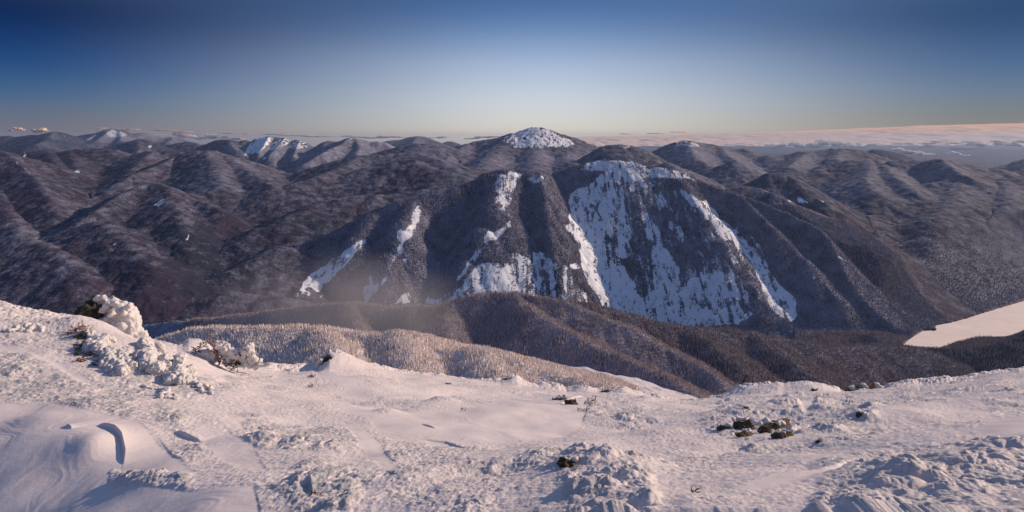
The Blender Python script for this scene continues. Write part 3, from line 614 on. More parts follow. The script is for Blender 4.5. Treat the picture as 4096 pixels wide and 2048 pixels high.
ridge('knoll', [(1800,478,3.9),(1825,476,3.9),(1850,470,3.9),(1875,467,3.9),(1913,475,3.85),(1932,483,3.8),(1947,488,3.75),(1970,500,3.7),(2000,523,3.6),(2030,548,3.5)], .5, 15)
ridge('shore_mound', [(2132,858,2.62),(2169,842,2.66),(2219,838,2.64),(2250,846,2.62)], .4, 15)
# big dark hills on the left
ridge('left_hills', [(-200,360,4.8),(-80,370,4.8),(0,379,4.6),(10,381,4.6),(25,390,4.5),(50,413,4.35),(65,430,4.2),(80,439,4.1),(120,490,3.7),(150,540,3.4)], .42, 20)
ridge('left_hills', [(-60,385,4.6),(-20,470,3.9),(20,540,3.4),(60,600,3.0)], .42, 30)
ridge('left_hills', [(25,386,6),(40,381,6),(62,379,6),(87,381,6),(120,378.5,6),(145,383,6),(175,377,6),(225,373.5,6),(262,373,6),(287,375.5,6),(312,383,6),(340,392,6)], .42, 25)
ridge('left_hills', [(120,379,6),(140,410,5.3),(170,440,4.7),(200,465,4.4)], .45, 25); ridge('left_hills', [(175,377,6),(190,420,5.2),(235,460,4.6),(262,485,4.2)], .45, 25)
ridge('left_hills', [(330,392,6),(362,382,6),(390,378,6),(425,377,6),(447,380.5,6),(460,390,6)], .42, 30); ridge('left_hills', [(390,378,6),(350,410,5.2),(320,440,4.7)], .42, 30)
ridge('dome_hill', [(300,462,4.3),(337,438,4.5),(375,425,4.7),(425,403,5.0),(462,385.5,5.2),(487,379,5.2),(520,377.5,5.2),(537,379,5.2),(562,388,5.2),(587,398,5.2),(612,402,5.2),(644,410,5.2)], .42, 30)
ridge('dome_hill', [(520,378,5.2),(540,410,4.8),(550,440,4.4),(560,465,4.1)], .4, 40)
ridge('dome_hill', [(562,388,5.2),(610,420,4.8),(650,445,4.4),(690,470,4.1)], .4, 40)
ridge('patch_hill', [(200,560,3.15),(237,533,3.3),(300,492,3.6),(337,473,3.75),(375,462,3.85),(400,461,3.85),(418,468,3.8),(427,478,3.75),(475,497,3.7),(525,513,3.6),(552,530,3.5)], .5, 15)
ridge('patch_hill', [(427,478,3.75),(440,530,3.35),(455,580,3.1),(470,620,2.95)], .42, 30)
ridge('patch_hill', [(180,575,3.1),(230,560,3.15),(270,565,3.0),(310,600,2.85),(350,640,2.7),(390,680,2.55)], .42, 30)
ridge('patch_hill', [(60,600,2.9),(130,620,2.8),(180,660,2.6),(210,700,2.45)], .42, 30)
ridge('middle_hills', [(857,402,5.3),(909,390,5.3),(969,388,5.3),(1044,383,5.3),(1069,390,5.2),(1094,400,5.0),(1119,415,4.8),(1157,433,4.5),(1207,450,4.3)], .36, 40)
ridge('middle_hills', [(869,443,4.5),(919,423,4.6),(969,408,4.7),(1007,402,4.7),(1034,399,4.7),(1054,410,4.6),(1069,423,4.5),(1119,430,4.4),(1169,445,4.3)], .4, 30)
ridge('middle_hills', [(909,390,5.3),(860,420,4.8),(800,445,4.4),(740,462,4.2),(690,478,4.1)], .36, 40)
ridge('middle_hills', [(814,505,3.75),(869,495,3.8),(919,490,3.85),(944,488,3.85),(967,492,3.85),(1019,483,3.9),(1057,479,3.9),(1119,466,3.95),(1169,453,4.0),(1194,454,4.0)], .42, 25)
ridge('middle_hills', [(814,505,3.75),(760,530,3.55),(720,550,3.4),(670,570,3.3),(620,600,3.15)], .36, 30)
ridge('middle_hills', [(700,620,3.0),(640,655,2.85),(560,690,2.7),(500,715,2.6)], .34, 30)
ridge('middle_hills', [(560,735,2.45),(640,742,2.45),(700,748,2.45)], .35, 20)
# the big slide mountain
ridge('slide_mountain', [(640,690,2.85),(700,650,2.95),(781,605,3.1),(844,580,3.12),(894,553,3.16),(944,528,3.2),(994,507,3.23),(1044,497,3.26),(1064,487,3.28),(1119,478,3.32),(1164,465,3.36),(1194,452,3.4),(1219,436,3.42),(1244,430,3.44),(1264,427,3.45),(1288,430,3.46),(1300,435,3.47),(1315,439,3.47),(1335,434,3.47),(1358,433,3.48),(1372,437,3.5),(1385,441,3.54),(1400,432,3.56),(1425,425,3.57),(1450,418,3.58),(1475,411,3.59),(1500,406,3.6),(1520,404,3.6),(1550,405,3.6),(1575,406,3.6),(1600,411,3.6),(1628,420,3.6),(1663,422,3.6),(1688,425.5,3.6),(1713,433,3.6),(1738,443,3.6),(1755,453,3.59),(1788,465,3.57),(1823,480,3.54),(1863,490,3.5),(1932,517,3.43),(2000,545,3.35),(2057,573,3.28),(2094,612,3.18),(2144,660,3.07),(2182,691,3.0),(2210,735,2.92),(2240,775,2.84),(2275,820,2.76)], 1.16, 14, 20000)
ridge('slide_mountain', [(1358,433,3.48),(1368,480,3.33),(1374,530,3.2),(1384,590,3.07),(1396,650,2.96),(1404,700,2.88),(1412,745,2.82)], 1.12, 16, 9000)
ridge('slide_mountain', [(1264,427,3.45),(1240,500,3.22),(1215,570,3.06),(1180,640,2.93)], 1.02, 60, 20000)
ridge('slide_mountain', [(1044,497,3.26),(1010,560,3.05),(980,640,2.88),(960,700,2.80)], 1.02, 60, 20000)
ridge('slide_mountain', [(944,528,3.2),(900,600,2.98),(860,680,2.84)], 1.02, 60, 20000)
ridge('slide_mountain', [(1700,430,3.6),(1760,520,3.36),(1810,600,3.18),(1870,680,3.04),(1940,760,2.92)], 1.02, 50, 20000)
ridge('slide_mountain', [(1863,490,3.5),(1940,570,3.28),(2020,650,3.1),(2090,730,2.95),(2140,800,2.84)], .9, 20, 5000)
# forested ridges between here and there
ridge('wooded_ridge', [(200,840,2.3),(300,826,2.2),(400,812,2.1),(500,803,2.03),(575,796,1.97),(644,788,1.9),(707,778,1.87),(769,771,1.84),(819,766,1.82),(869,762,1.8),(894,762,1.8),(932,766,1.78),(957,770,1.77),(977,773.5,1.76),(1007,773.5,1.75),(1057,771,1.73),(1089,770,1.72),(1119,768.5,1.71),(1144,758,1.7),(1169,748,1.7),(1207,741,1.7),(1244,737,1.7),(1288,737,1.69),(1313,741,1.68),(1340,747,1.67),(1375,750,1.66),(1408,757,1.65),(1443,766,1.64),(1488,786,1.62),(1538,806,1.6),(1575,818.5,1.59),(1600,833.5,1.58),(1638,856,1.56),(1663,871,1.55),(1693,888,1.53),(1745,914,1.5),(1800,949,1.45),(1825,980,1.42),(1840,1010,1.38)], .62, 10)
ridge('wooded_ridge', [(1288,737,1.69),(1350,790,1.56),(1430,835,1.48),(1500,872,1.42),(1600,915,1.34),(1680,950,1.27),(1740,990,1.2)], .55, 12)
ridge('wooded_ridge', [(1144,758,1.7),(1120,800,1.6),(1130,850,1.5),(1180,880,1.43)], .5, 14)
ridge('wooded_ridge', [(894,762,1.8),(880,800,1.7),(900,840,1.6)], .5, 14)
ridge('back_ridge', [(1400,760,2.02),(1450,763,2.0),(1488,766,2.0),(1525,776,2.0),(1563,786,2.0),(1613,798.5,2.0),(1663,812,2.0),(1725,823.5,2.0),(1788,827,2.03),(1838,828.5,2.05),(1888,837,2.05),(1932,847,2.06),(1957,853,2.07),(2007,858,2.08),(2027,865,2.1),(2082,868,2.12),(2182,870,2.18),(2269,873,2.2),(2332,882,2.2),(2370,900,2.2)], .5, 10)
ridge('back_ridge', [(1888,837,2.05),(1960,890,1.9),(2030,940,1.75)], .45, 14); ridge('back_ridge', [(1725,823.5,2.0),(1800,870,1.85),(1860,920,1.7),(1900,980,1.55)], .45, 14)
ridge('shore_hill', [(2344,893,2.33),(2357,889,2.34),(2380,876,2.35),(2407,862,2.35),(2432,852,2.35),(2482,839,2.35),(2532,825,2.35),(2557,821,2.35),(2576,818,2.35),(2700,800,2.35),(2800,790,2.35)], .45, 12)
ridge('frosted_ridge', [(250,905,.98),(300,890,.95),(345,873,.92),(385,861,.9),(425,846,.88),(475,831,.86),(525,826,.85),(644,824,.84),(694,826,.84),(769,824,.84),(807,827,.835),(869,835,.83),(919,841,.83),(944,841,.825),(977,838,.82),(1002,839,.81),(1032,849,.8),(1069,868,.79),(1107,880,.78),(1141,885,.77),(1169,880,.76),(1194,879,.75),(1227,884,.74),(1288,908,.73),(1338,932,.72),(1413,946,.72),(1463,959,.71),(1500,974,.7),(1540,1000,.69),(1600,1040,.67)], .55, 8)
ridge('frosted_ridge', [(807,827,.835),(840,870,.76),(860,920,.69)], .45, 12); ridge('frosted_ridge', [(1002,839,.81),(1020,880,.74),(1040,930,.68)], .45, 12)
ridge('frosted_ridge', [(1194,879,.75),(1230,930,.68)], .45, 12)

# rows (depth) and columns of the fan
def geo(a, b, st):
    k = int(round(math.log(b / a) / st)); return a * np.exp(np.arange(k) * math.log(b / a) / k)
Ys = np.concatenate([geo(230, 560, .012), geo(560, 1000, .0028), geo(1000, 2400, .0030), geo(2400, 3750, .0013), geo(3750, 8000, .0022), geo(8000, 20000, .0045), geo(20000, 45000, .012), [45000.]])
Sx = np.concatenate([np.arange(-1500, -130, 22), np.arange(-130, 2706, 2.5), np.arange(2706, 4100, 22)])
nr, nc = len(Ys), len(Sx)
U = ((Sx - HX) / F)
X = (Ys[:, None] * U[None, :]); Y = np.repeat(Ys[:, None], nc, 1)
# valley floor
fl = -700 - (135 * sstep(560, 900, Sx) + 250 * sstep(1150, 1500, Sx) - 190 * sstep(1950, 2200, Sx))[None, :] * sstep(3900, 3100, Y) - 195 * (sstep(1350, 2100, Sx)[None, :] * sstep(5600, 4000, Y)) * (1 - sstep(3900, 3100, Y))
fl = fl + 30 * fbm(X / 1500., Y / 1500., 4) * sstep(3300, 4500, Y) + 120 * sstep(10000, 25000, Y) * fbm(X / 7000., Y / 5200., 5) * 1.0
fl = fl - 60 * sstep(5000, 15000, Y) - 0.2 * np.clip(1500 - Y, 0, 1000) * 0
Z = fl.copy(); G = np.zeros(Z.shape, np.int8); DR = np.full(Z.shape, 400.0)
groups = ['valley_floor'] + sorted(set(r[0] for r in R))
for g, P, s, a, H in R:
    gi = groups.index(g)
    zt = P[:, 2].max() + 1000; rad = min(-H * math.log(max(.05, 1 - zt / (s * H))) * 1.1 + 100, 9000)
    r0 = np.searchsorted(Ys, P[:, 1].min() - rad); r1 = np.searchsorted(Ys, P[:, 1].max() + rad)
    if r1 <= r0: continue
    ymin = max(Ys[r0], 200)
    umin = min((P[:, 0].min() - rad) / max(P[:, 1].min() - rad, 300), (P[:, 0].min() - rad) / P[:, 1].max(), (P[:, 0].min() - rad) / (P[:, 1].max() + rad))
    umax = max((P[:, 0].max() + rad) / max(P[:, 1].min() - rad, 300), (P[:, 0].max() + rad) / (P[:, 1].max() + rad))
    c0 = np.searchsorted(U, umin); c1 = np.searchsorted(U, umax)
    if c1 <= c0: continue
    sl_ = (slice(r0, r1), slice(c0, c1)); x = X[sl_].astype(np.float32); y = Y[sl_].astype(np.float32)
    best = np.full(x.shape, -1e5, np.float32); bd = np.zeros(x.shape, np.float32)
    for i in range(len(P) - 1):
        A, B = P[i], P[i + 1]; vx, vy = B[0] - A[0], B[1] - A[1]; q = vx * vx + vy * vy + 1e-6
        t = np.clip(((x - A[0]) * vx + (y - A[1]) * vy) / q, 0, 1)
        d = np.sqrt((x - A[0] - t * vx) ** 2 + (y - A[1] - t * vy) ** 2)
        dr = s * H * (1 - np.exp(-(np.sqrt(d * d + a * a) - a) / H))
        h = A[2] + t * (B[2] - A[2]) - dr
        m = h > best; best = np.where(m, h, best); bd = np.where(m, dr, bd)
    if g in ('middle_hills', 'knoll', 'high_summit', 'right_peaks', 'snow_patch_hill', 'centre_hills', 'right_hills', 'dome_hill', 'near_right_hill', 'left_hills', 'patch_hill'):
        sxl = HX + x / y * F         # these hills end behind the foot of the slide mountain
        best = best - 1.1 * np.clip(3300 - y, 0, 3000) * sstep(820, 960, sxl) * sstep(2340, 2040, sxl)
    z0 = Z[sl_]; k = 0.006 * y + 6
    dd = np.abs(z0 - best); zn = np.maximum(z0, best) + np.where(dd < k, (k - dd) ** 2 / (4 * k), 0) * sstep(0, 60, np.minimum(bd, DR[sl_]))
    m = best > z0; G[sl_] = np.where(m, gi, G[sl_]); DR[sl_] = np.where(m, bd, DR[sl_]); Z[sl_] = zn
# relief: gullies and spurs that grow away from the crests
gi_s = groups.index('slide_mountain')
near = sstep(600, 2500, Y)
amp = np.clip(DR / 130., 0.0, 1) * np.where(G == gi_s, 0.35, 1.0) * np.where(G == 0, .25, 1.0)
Z += amp * (28 * near * (ridged(X / 1100., Y / 1100., 2) - .45) + 20 * (ridged(X / 330. + 7, Y / 330., 3) - .45) * (0.3 + .7 * near) + 5 * fbm(X / 90., Y / 90., 3))
Z += (2.2 * perlin(X / 21., Y / 21.) + 5 * near * perlin(X / 55., Y / 55.)) * np.where(G == 0, .6, 1) * sstep(44000, 9000, Y)
# cliff bands on the slide mountain
# lake basin
LZ = -890.0
def lk(p): y = -LZ * F / (p[1] - HY); return ((p[0] - HX) / F * y, y)
lake_s = [(2269,871),(2285,856),(2307,841),(2322,832),(2340,830),(2357,832),(2352,825),(2356,818),(2394,811),(2432,801),(2482,785),(2532,770),(2576,757),(2640,742),(2740,725),(2900,715),(3000,730),(2950,835),(2700,842),(2576,846),(2450,853),(2400,866),(2350,885),(2302,878)]
LP = np.array([lk(p) for p in lake_s])
def in_poly(px, py, P):
    ins = np.zeros(px.shape, bool)
    for i in range(len(P)):
        ax, ay = P[i]; bx, by = P[(i + 1) % len(P)]
        if ay == by: continue
        ins ^= ((py < max(ay, by)) & (py >= min(ay, by))) & (px < ax + (py - ay) * (bx - ax) / (by - ay))
    return ins
SXg = np.repeat(Sx[None, :], nr, 0)
wob = 7 * fbm(X / 40., Y / 40., 3)
inl = in_poly(X + wob, Y + wob, LP)
Z = np.maximum(Z, np.where((Y < 3900) & (SXg > 2080), LZ + 5 + 3 * perlin(X / 30., Y / 30.), -2000))
c0_, c1_ = np.searchsorted(Sx, 2000), nc; r0_, r1_ = np.searchsorted(Ys, 2000), np.searchsorted(Ys, 4600)
wl = (slice(r0_, r1_), slice(c0_, c1_)); dl = np.full(X[wl].shape, 1e9)
for i in range(len(LP)):
    A, B = LP[i], LP[(i + 1) % len(LP)]; vx, vy = B - A; t = np.clip(((X[wl] - A[0]) * vx + (Y[wl] - A[1]) * vy) / (vx * vx + vy * vy), 0, 1)
    dl = np.minimum(dl, np.hypot(X[wl] - A[0] - t * vx, Y[wl] - A[1] - t * vy))
lim = LZ + 7 + dl * .12 + dl * dl * .0014; z_ = Z[wl]; kk = 20.0
h_ = np.clip(.5 + .5 * (lim - z_) / kk, 0, 1); Z[wl] = np.maximum(lim * (1 - h_) + z_ * h_ - kk * h_ * (1 - h_), LZ + 4)
Z = np.where(inl, LZ - 12, Z)

# what is in view along each sight column
ang = Z / Y; mx = np.maximum.accumulate(ang, 0); vis = ang >= mx - 0.0015
SX = np.repeat(Sx[None, :], nr, 0); SY = HY - ang * F

z1 = lambda p: zc(0, 283, p); z2 = lambda p: zc(644, 283, p); z3 = lambda p: zc(1288, 283, p); z4 = lambda p: zc(1932, 283, p)
z5 = lambda p: zc(0, 566, p); z6 = lambda p: zc(644, 566, p); z7 = lambda p: zc(1288, 566, p); z8 = lambda p: zc(1932, 566, p)
snowp = [
 (z3([(1130,740),(1400,700),(1700,740),(1850,850),(2060,1030),(2330,1290),(1190,1290)]), .33), (z7([(1180,-5),(2330,-5),(2576,300),(2576,760),(2300,1000),(1500,1010),(1250,800),(1180,500)]), .36),
 (z6([(1750,820),(2000,600),(2260,380),(2580,380),(2580,800)]), .35), (z2([(2380,640),(2580,570),(2580,1050),(2400,1100)]), .30), (z7([(0,250),(560,400),(780,800),(0,800)]), .45),
 (z6([(1120,130),(1090,150),(1000,190),(900,250),(800,320),(720,390),(640,450),(600,480),(540,500),(500,560),(470,600),(490,640),(560,620),(610,680),(640,670),(690,620),(740,560),(800,500),(850,450),(920,390),(970,330),(1030,270),(1080,210),(1110,170)]), 1.0),
 (z6([(470,610),(400,700),(420,730),(540,730),(560,680),(500,650)]), .6), (z6([(1000,90),(950,135),(970,140),(1010,100)]), .75),
 (z6([(715,670),(650,710),(630,770),(680,740)]), .6),
 (z2([(1660,920),(1600,960),(1560,1010),(1560,1080),(1540,1150),(1500,1190),(1430,1190),(1430,1280),(1480,1287),(1560,1287),(1600,1200),(1650,1090),(1680,1010),(1640,970)]), .98),
 (z6([(1630,0),(1540,0),(1520,60),(1430,70),(1430,140),(1490,150),(1450,180),(1430,240),(1370,330),(1340,410),(1370,400),(1440,300),(1470,260),(1480,180),(1540,110),(1600,50)]), .98),
 (z6([(1340,410),(1370,400),(1330,480),(1320,530),(1280,580),(1200,680),(1140,720),(1100,790),(1070,690),(1080,620),(1140,600),(1125,530),(1160,520),(1180,590),(1210,600),(1260,560),(1310,490)]), .9),
 (z6([(1460,340),(1530,330),(1520,400),(1490,470),(1470,380)]), .55),
 (z6([(1380,780),(1440,740),(1490,680),(1550,660),(1570,720),(1580,760),(1540,800),(1420,790)]), .85),
 (z6([(1670,780),(1720,700),(1760,740),(1830,740),(1850,785),(1740,790)]), .8),
 (z6([(1700,440),(1800,390),(1920,340),(1880,370),(1760,430)]), .6),
 (z6([(1940,750),(2000,660),(2060,640),(2120,540),(2200,470),(2260,390),(2340,380),(2400,420),(2500,440),(2580,400),(2580,720),(2300,720),(2100,760),(1960,800)]), .92),
 (z7([(0,300),(60,300),(150,280),(300,240),(350,290),(420,360),(480,400),(500,460),(540,530),(550,600),(550,700),(540,790),(400,780),(200,760),(0,720)]), .62),
 (z7([(580,400),(650,390),(690,440),(600,460)]), .7), (z7([(680,650),(740,690),(770,780),(700,770)]), .7),
 (z6([(2500,0),(2420,60),(2330,50),(2290,180),(2250,230),(2180,290),(2120,380),(2050,500),(1990,590),(2060,540),(2160,420),(2260,270),(2300,190),(2400,130),(2520,10)]), .8),
 (z2([(2580,1060),(2500,1120),(2430,1180),(2350,1190),(2310,1287),(2420,1287),(2500,1200),(2580,1130)]), .85),
 (z2([(2400,650),(2480,590),(2580,580),(2580,880),(2540,940),(2480,1010),(2440,960),(2420,900),(2440,820),(2410,750)]), .66),
 (z3([(0,580),(90,605),(100,650),(60,700),(10,760),(0,900)]), .66), (z3([(140,690),(220,615),(340,615),(385,680),(340,700),(200,710)]), .55), (z3([(420,740),(450,740),(455,790),(430,800)]), .55),
 (z3([(700,535),(850,482),(1000,480),(1200,492),(1360,540),(1350,560),(1500,550),(1700,590),(1860,678),(1700,670),(1600,660),(1450,650),(1300,690),(1150,720),(1130,760),(1130,900),(1150,1000),(1180,1150),(1190,1290),(640,1290),(600,1230),(500,1100),(580,1150),(570,900),(600,800),(750,740),(850,660),(930,590),(800,590),(700,570)]), .86),
 (z7([(530,-5),(1180,-5),(1200,60),(1170,170),(1200,220),(1180,330),(1060,340),(1130,420),(1180,520),(1240,600),(1270,720),(1330,760),(1300,850),(1280,920),(1500,1010),(1100,920),(930,860),(870,740),(800,620),(720,480),(690,350),(660,200),(600,80)]), .93),
 (z3([(1300,1000),(1380,1010),(1400,1080),(1450,1150),(1480,1230),(1490,1290),(1370,1290),(1340,1150)]), .95), (z7([(1340,-5),(1420,-5),(1460,120),(1530,200),(1580,290),(1620,340),(1580,400),(1420,390),(1410,250),(1420,150),(1380,60)]), .98),
 (z7([(1440,400),(1620,370),(1700,440),(1680,520),(1750,600),(1900,480),(1960,400),(2000,470),(2100,460),(2200,480),(2300,560),(2400,680),(2370,780),(2240,740),(2300,850),(2400,900),(2480,880),(2400,930),(2290,960),(2280,1000),(2100,1000),(1900,1020),(1750,1030),(1500,1010),(1280,920),(1290,860),(1340,740),(1420,640),(1410,480)]), .78),
 (z3([(1680,750),(1760,780),(1850,850),(1950,900),(2040,980),(2090,1050),(2180,1130),(2260,1210),(2310,1290),(2160,1290),(2100,1200),(2000,1120),(1900,1000),(1800,910),(1720,830)]), .82),
 (z7([(2020,-5),(2150,-5),(2250,80),(2350,160),(2430,250),(2520,350),(2580,430),(2580,700),(2520,690),(2480,560),(2440,450),(2420,380),(2340,290),(2220,170),(2100,90)]), .9),
 (z8([(0,440),(40,500),(110,600),(200,680),(280,740),(290,930),(240,970),(150,930),(80,900),(30,830),(0,780)]), .92),
 (z3([(1440,780),(1520,840),(1600,920),(1640,1000),(1560,1000),(1520,960),(1440,930)]), .6), (z3([(1560,1100),(1640,1080),(1720,1180),(1760,1290),(1680,1290)]), .58),
 (z7([(1600,0),(1650,0),(1700,70),(1760,140),(1740,150),(1650,120),(1620,50)]), .62), (z3([(1150,720),(1400,680),(1550,690),(1500,720),(1300,760),(1180,800)]), .55),
 (z3([(0,215),(60,195),(180,150),(290,145),(350,160),(420,200),(500,240),(600,280),(640,320),(560,345),(400,350),(250,360),(20,360),(0,330)]), .78), (z2([(2420,255),(2580,225),(2580,330),(2500,290)]), .55),
 (z1([(2580,262),(2500,330),(2455,430),(2580,405)]), .95), (z2([(0,255),(60,248),(200,240),(150,300),(90,350),(30,410),(0,410)]), .95), (z2([(200,285),(290,250),(370,290),(320,320),(200,370),(110,400),(80,410)]), .62), (z2([(370,300),(420,270),(500,295),(540,345),(400,380),(330,360)]), .55),
 (z2([(50,450),(150,445),(130,470),(60,470)]), .75), (z2([(900,260),(970,245),(1010,262),(960,275)]), .55),
 (z1([(770,575),(812,585),(808,607),(735,607)]), .75), (z1([(1550,945),(1600,900),(1665,865),(1672,895),(1590,960)]), .8), (z1([(1690,755),(1710,757),(1705,770)]), .8),
 (z1([(2112,775),(2120,755),(2140,757),(2130,780)]), 1), (z1([(1850,1245),(1880,1245),(1895,1215),(1920,1230),(1890,1268),(1855,1262)]), 1.1), (z1([(1922,1140),(1942,1145),(1930,1155)]), 1), (z5([(1110,210),(1190,180),(1200,188),(1130,218)]), .75),
 (z1([(1480,330),(1545,320),(1500,372)]), .75), (z1([(1100,172),(1180,172),(1215,190),(1230,232),(1185,235),(1170,190)]), .62), (z1([(1085,190),(1130,195),(1150,240),(1120,240)]), .6), (z1([(1040,280),(1060,280),(1060,320)]), .55),
 (z1([(340,272),(370,288),(345,305)]), .7), (z1([(1725,243),(1850,285),(1870,300),(1765,270)]), .55), (z1([(235,400),(270,395),(265,455),(230,460)]), .55), (z1([(1620,290),(1680,280),(1650,310)]), .6), (z1([(60,400),(110,430),(220,530),(320,600),(300,625),(200,560)]), .42),
 (z4([(188,858),(230,885),(262,890),(240,915),(205,898)]), .8), (z4([(298,835),(350,860),(378,890),(402,870),(405,910),(300,918)]), .95), (z4([(520,862),(575,895),(560,908)]), .8),
 (z3([(1620,290),(1710,280),(1850,298),(2000,325),(1850,350),(1650,335)]), .5), (z1([(1030,178),(1130,166),(1260,200),(1290,240),(1200,250),(1150,265),(1100,245)]), .52), (z1([(1400,200),(1600,220),(1750,250),(1640,262),(1450,225)]), .42),
 (z3([(1080,333),(1220,335),(1140,372)]), .48),
 (z8([(695,305),(720,312),(810,385),(775,378)]), .95), (z8([(880,700),(970,690),(960,730),(920,715)]), .68), (z8([(780,640),(825,640),(820,665)]), .6), (z8([(300,710),(345,715),(340,735)]), .68), (z8([(448,500),(475,500),(475,560),(460,560)]), .62),
 (z7([(0,700),(100,800),(250,850),(150,870)]), .3), (z6([(2050,1000),(2250,980),(2250,1030),(2100,1020)]), .45),
 (z3([(1000,575),(1040,580),(970,710),(915,850),(850,990),(780,1140),(730,1290),(700,1290),(740,1150),(830,990),(880,850),(950,730)]), .38),
 (z3([(1080,620),(1110,700),(1080,900),(1060,1100),(1050,1290),(1030,1290),(1040,1050),(1060,850)]), .55),
 (z7([(700,60),(760,10),(770,80),(720,150)]), .42), (z7([(1000,100),(1060,100),(1050,240),(1020,360),(1000,260)]), .45),
]
MS = poly_mask(snowp, 2)
jx = 4 * fbm(X / 60., Z / 60., 3); jy = 5 * fbm(X / 60. + 9, Z / 60., 3)
snow = np.where(vis, sample(MS, SX + jx * sstep(6000, 3600, Y), SY + jy * sstep(6000, 3600, Y)), 0).astype(np.float32)
for q_ in ('wooded_ridge', 'back_ridge', 'frosted_ridge', 'shore_hill', 'shore_mound'): snow[G == groups.index(q_)] = 0
# outside the painted slides: only a few high bare places
frost = np.full(Z.shape, 0.12)
fg_ = {'frosted_ridge': 1.3, 'wooded_ridge': .62, 'back_ridge': .2, 'shore_hill': -.1, 'slide_mountain': .38, 'high_summit': .32, 'gothics': .3, 'centre_peaks': .5, 'centre_hills': .34, 'right_peaks': .38, 'middle_hills': .17, 'dome_hill': .14, 'left_hills': .03, 'patch_hill': .02, 'right_hills': .30, 'near_right_hill': .24, 'knoll': .15, 'giant': .34, 'far_left': .1, 'valley_floor': .02, 'far_left': -.0, 'blue_peaks': .22, 'blue_right': -.1, 'left_peaks': .1}
for k_, v_ in fg_.items(): frost[G == groups.index(k_)] = v_
frost += np.clip((60 - DR) / 60., 0, 1) * .12 + 0.22 * fbm(X / 900., Y / 900., 4)
Vall = np.stack([X, Y, Z], -1).reshape(-1, 3); FQ = grid_faces(nr, nc)
Gf = G.reshape(-1)[FQ[:, 0]]; snf = snow.reshape(-1); frf = frost.reshape(-1)
labels = {'valley_floor': ('valley', 'low dark wooded valley floor and far plains'), 'slide_mountain': ('mountain', 'big mountain with long white snow slides down its face'),
 'high_summit': ('mountain', 'highest rounded summit with a white snow cap on the skyline'), 'gothics': ('mountain', 'small steep snowy peak on the skyline left of centre'),
 'giant': ('mountain', 'far blue mountain with white streaks under its top at left'), 'frosted_ridge': ('hill', 'pale frosted wooded ridge just beyond the snowfield'),
 'wooded_ridge': ('hill', 'brown wooded ridge in front of the slide mountain'), 'back_ridge': ('hill', 'low wooded ridge running right towards the frozen lake'),
 'shore_hill': ('hill', 'dark wooded hill on the near shore of the frozen lake')}
for gi, gname in enumerate(groups):
    fq = FQ[Gf == gi]
    if not len(fq): continue
    uq, inv = np.unique(fq, return_inverse=True)
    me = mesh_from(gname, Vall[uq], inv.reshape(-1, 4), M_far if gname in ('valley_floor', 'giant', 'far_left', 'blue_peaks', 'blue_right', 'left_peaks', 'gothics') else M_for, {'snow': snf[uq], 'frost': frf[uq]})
    cat, lab = labels.get(gname, ('mountain' if 'peak' in gname else 'hill', 'dark wooded ' + gname.replace('_', ' ')))
    o = obj('terrain' if gname == 'valley_floor' else cat, me); tag(o, lab, cat, kind='structure')

# lake sheet
cx = LP.mean(0); bm = bmesh.new()
big = [bm.verts.new((cx[0] + (p[0] - cx[0]) * 1.03, cx[1] + (p[1] - cx[1]) * 1.03, LZ)) for p in LP]
bm.faces.new(big); me = bpy.data.meshes.new('lake'); bm.normal_update(); bmesh.ops.triangulate(bm, faces=bm.faces[:]); bm.to_mesh(me); bm.free()
me.materials.append(M_lake); lake = obj('lake', me); tag(lake, 'frozen snow covered lake in the valley at right', 'lake', kind='structure')
for p in me.polygons:
    if p.normal.z < 0: p.flip()

# ------------------------------------------------------------------ trees
def surf(x, y):                    # height of the fan terrain at world x, y (vectorised)
    r = np.interp(y, Ys, np.arange(nr)); c = np.interp((x / y), U, np.arange(nc))
    ri = np.clip(r.astype(int), 0, nr - 2); ci = np.clip(c.astype(int), 0, nc - 2); fr = r - ri; fc = c - ci
    f2 = lambda A: (A[ri, ci] * (1 - fc) + A[ri, ci + 1] * fc) * (1 - fr) + (A[ri + 1, ci] * (1 - fc) + A[ri + 1, ci + 1] * fc) * fr
    return f2(Z), G[ri, ci], f2(snow), vis[ri, ci], ci
def cone_tree(sides, tiers, rs):
    V, Fc = [], []
    for t in range(tiers):
        b = 0.04 + t * (0.80 / tiers); top = 1.0 if t == tiers - 1 else b + 1.35 / tiers
        r = 1.0 - 0.72 * t / max(1, tiers - .0); i0 = len(V)
        for k in range(sides):
            an = 2 * math.pi * (k + 0.5 * (t % 2)) / sides; rr = r * rs.uniform(.75, 1.15)
            V.append((rr * math.cos(an), rr * math.sin(an), b + rs.uniform(-.03, .03)))
        V.append((0, 0, min(top, 1.0)))
        for k in range(sides): Fc.append((i0 + k, i0 + (k + 1) % sides, i0 + sides))
    return np.array(V, np.float32), np.array(Fc, np.int32)
